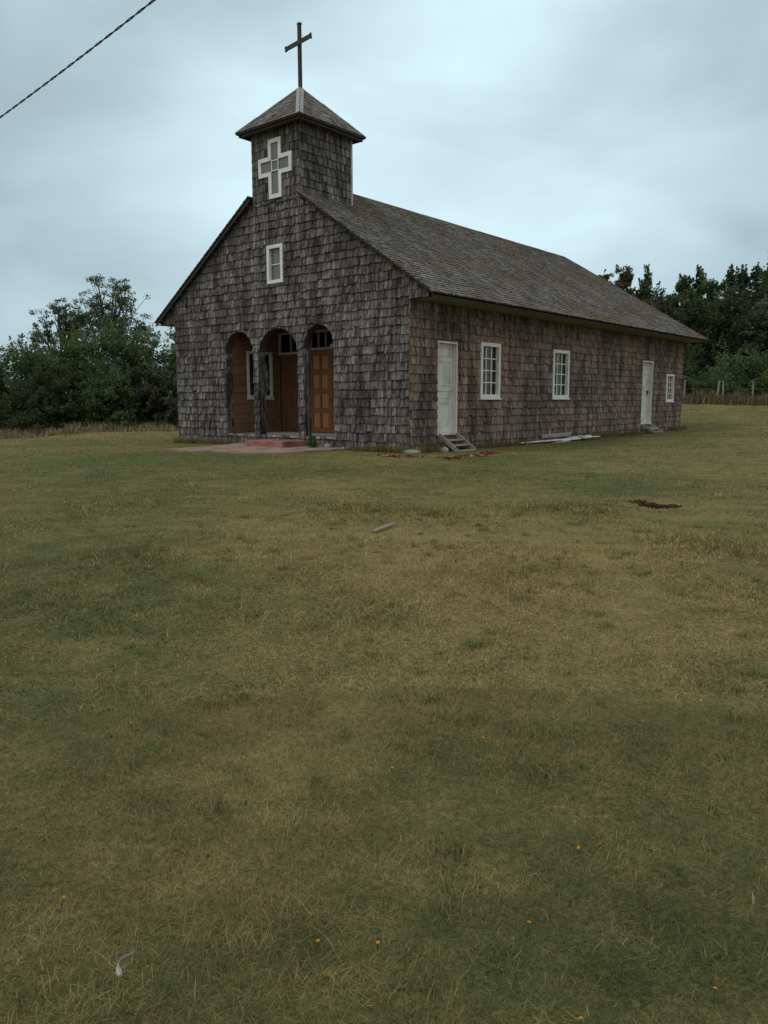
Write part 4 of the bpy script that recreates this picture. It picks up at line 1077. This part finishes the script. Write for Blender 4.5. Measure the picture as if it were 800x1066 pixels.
mp2=wn('ShaderNodeMapping'); mp2.inputs['Scale'].default_value=(1,1,2.2); mp2.inputs['Rotation'].default_value=(.35,.2,0); wl(nrmz.outputs[0],mp2.inputs[0])
nz2=wn('ShaderNodeTexNoise'); nz2.inputs['Scale'].default_value=3.2; nz2.inputs['Detail'].default_value=6; nz2.inputs['Roughness'].default_value=.45; nz2.inputs['Distortion'].default_value=.4; wl(mp2.outputs[0],nz2.inputs['Vector'])
cb=wn('ShaderNodeMapRange'); wl(nz2.outputs[0],cb.inputs[0]); cb.inputs[1].default_value=.32; cb.inputs[2].default_value=.68; cb.inputs[3].default_value=.80; cb.inputs[4].default_value=1.14
em=wn('ShaderNodeMath',operation='MULTIPLY'); wl(el.outputs[0],em.inputs[0]); wl(cb.outputs[0],em.inputs[1]); wl(em.outputs[0],sc_.inputs['Scale']); wl(cr.outputs[0],sc_.inputs[0])
mxw=wn('ShaderNodeMix',data_type='RGBA'); mxw.inputs[0].default_value=.95; wl(sky.outputs[0],mxw.inputs[6]); wl(sc_.outputs[0],mxw.inputs[7]); wl(mxw.outputs[2],bg.inputs[0])
sl=bpy.data.lights.new('sun','SUN'); sl.energy=.6; sl.angle=rad(20); sl.color=(1,.96,.9)
so=bpy.data.objects.new('sun',sl); COL.objects.link(so); so.rotation_euler=sdir.to_track_quat('Z','Y').to_euler()

YAW,PITCH,ROLL,FPX=rad(39.833),rad(-8.033),rad(-.184),815.534
F=Vector((-math.sin(YAW)*math.cos(PITCH),math.cos(YAW)*math.cos(PITCH),math.sin(PITCH))); R=Vector((math.cos(YAW),math.sin(YAW),0)); U=R.cross(F)
R2=R*math.cos(ROLL)+U*math.sin(ROLL); U2=-R*math.sin(ROLL)+U*math.cos(ROLL)
cd=bpy.data.cameras.new('camera'); cd.sensor_fit='HORIZONTAL'; cd.sensor_width=36; cd.lens=36*FPX/800; cd.clip_start=.05; cd.clip_end=2000
co=bpy.data.objects.new('camera',cd); COL.objects.link(co)
m4=Matrix.Identity(4)
for i in range(3): m4[i][0]=R2[i]; m4[i][1]=U2[i]; m4[i][2]=-F[i]; m4[i][3]=CAM[i]
co.matrix_world=m4; scene.camera=co
vs=scene.view_settings; vs.view_transform='Standard'; vs.look='None'; vs.exposure=.08; vs.gamma=1; vs.use_curve_mapping=False
scene.cycles.max_bounces=6; scene.cycles.transparent_max_bounces=12
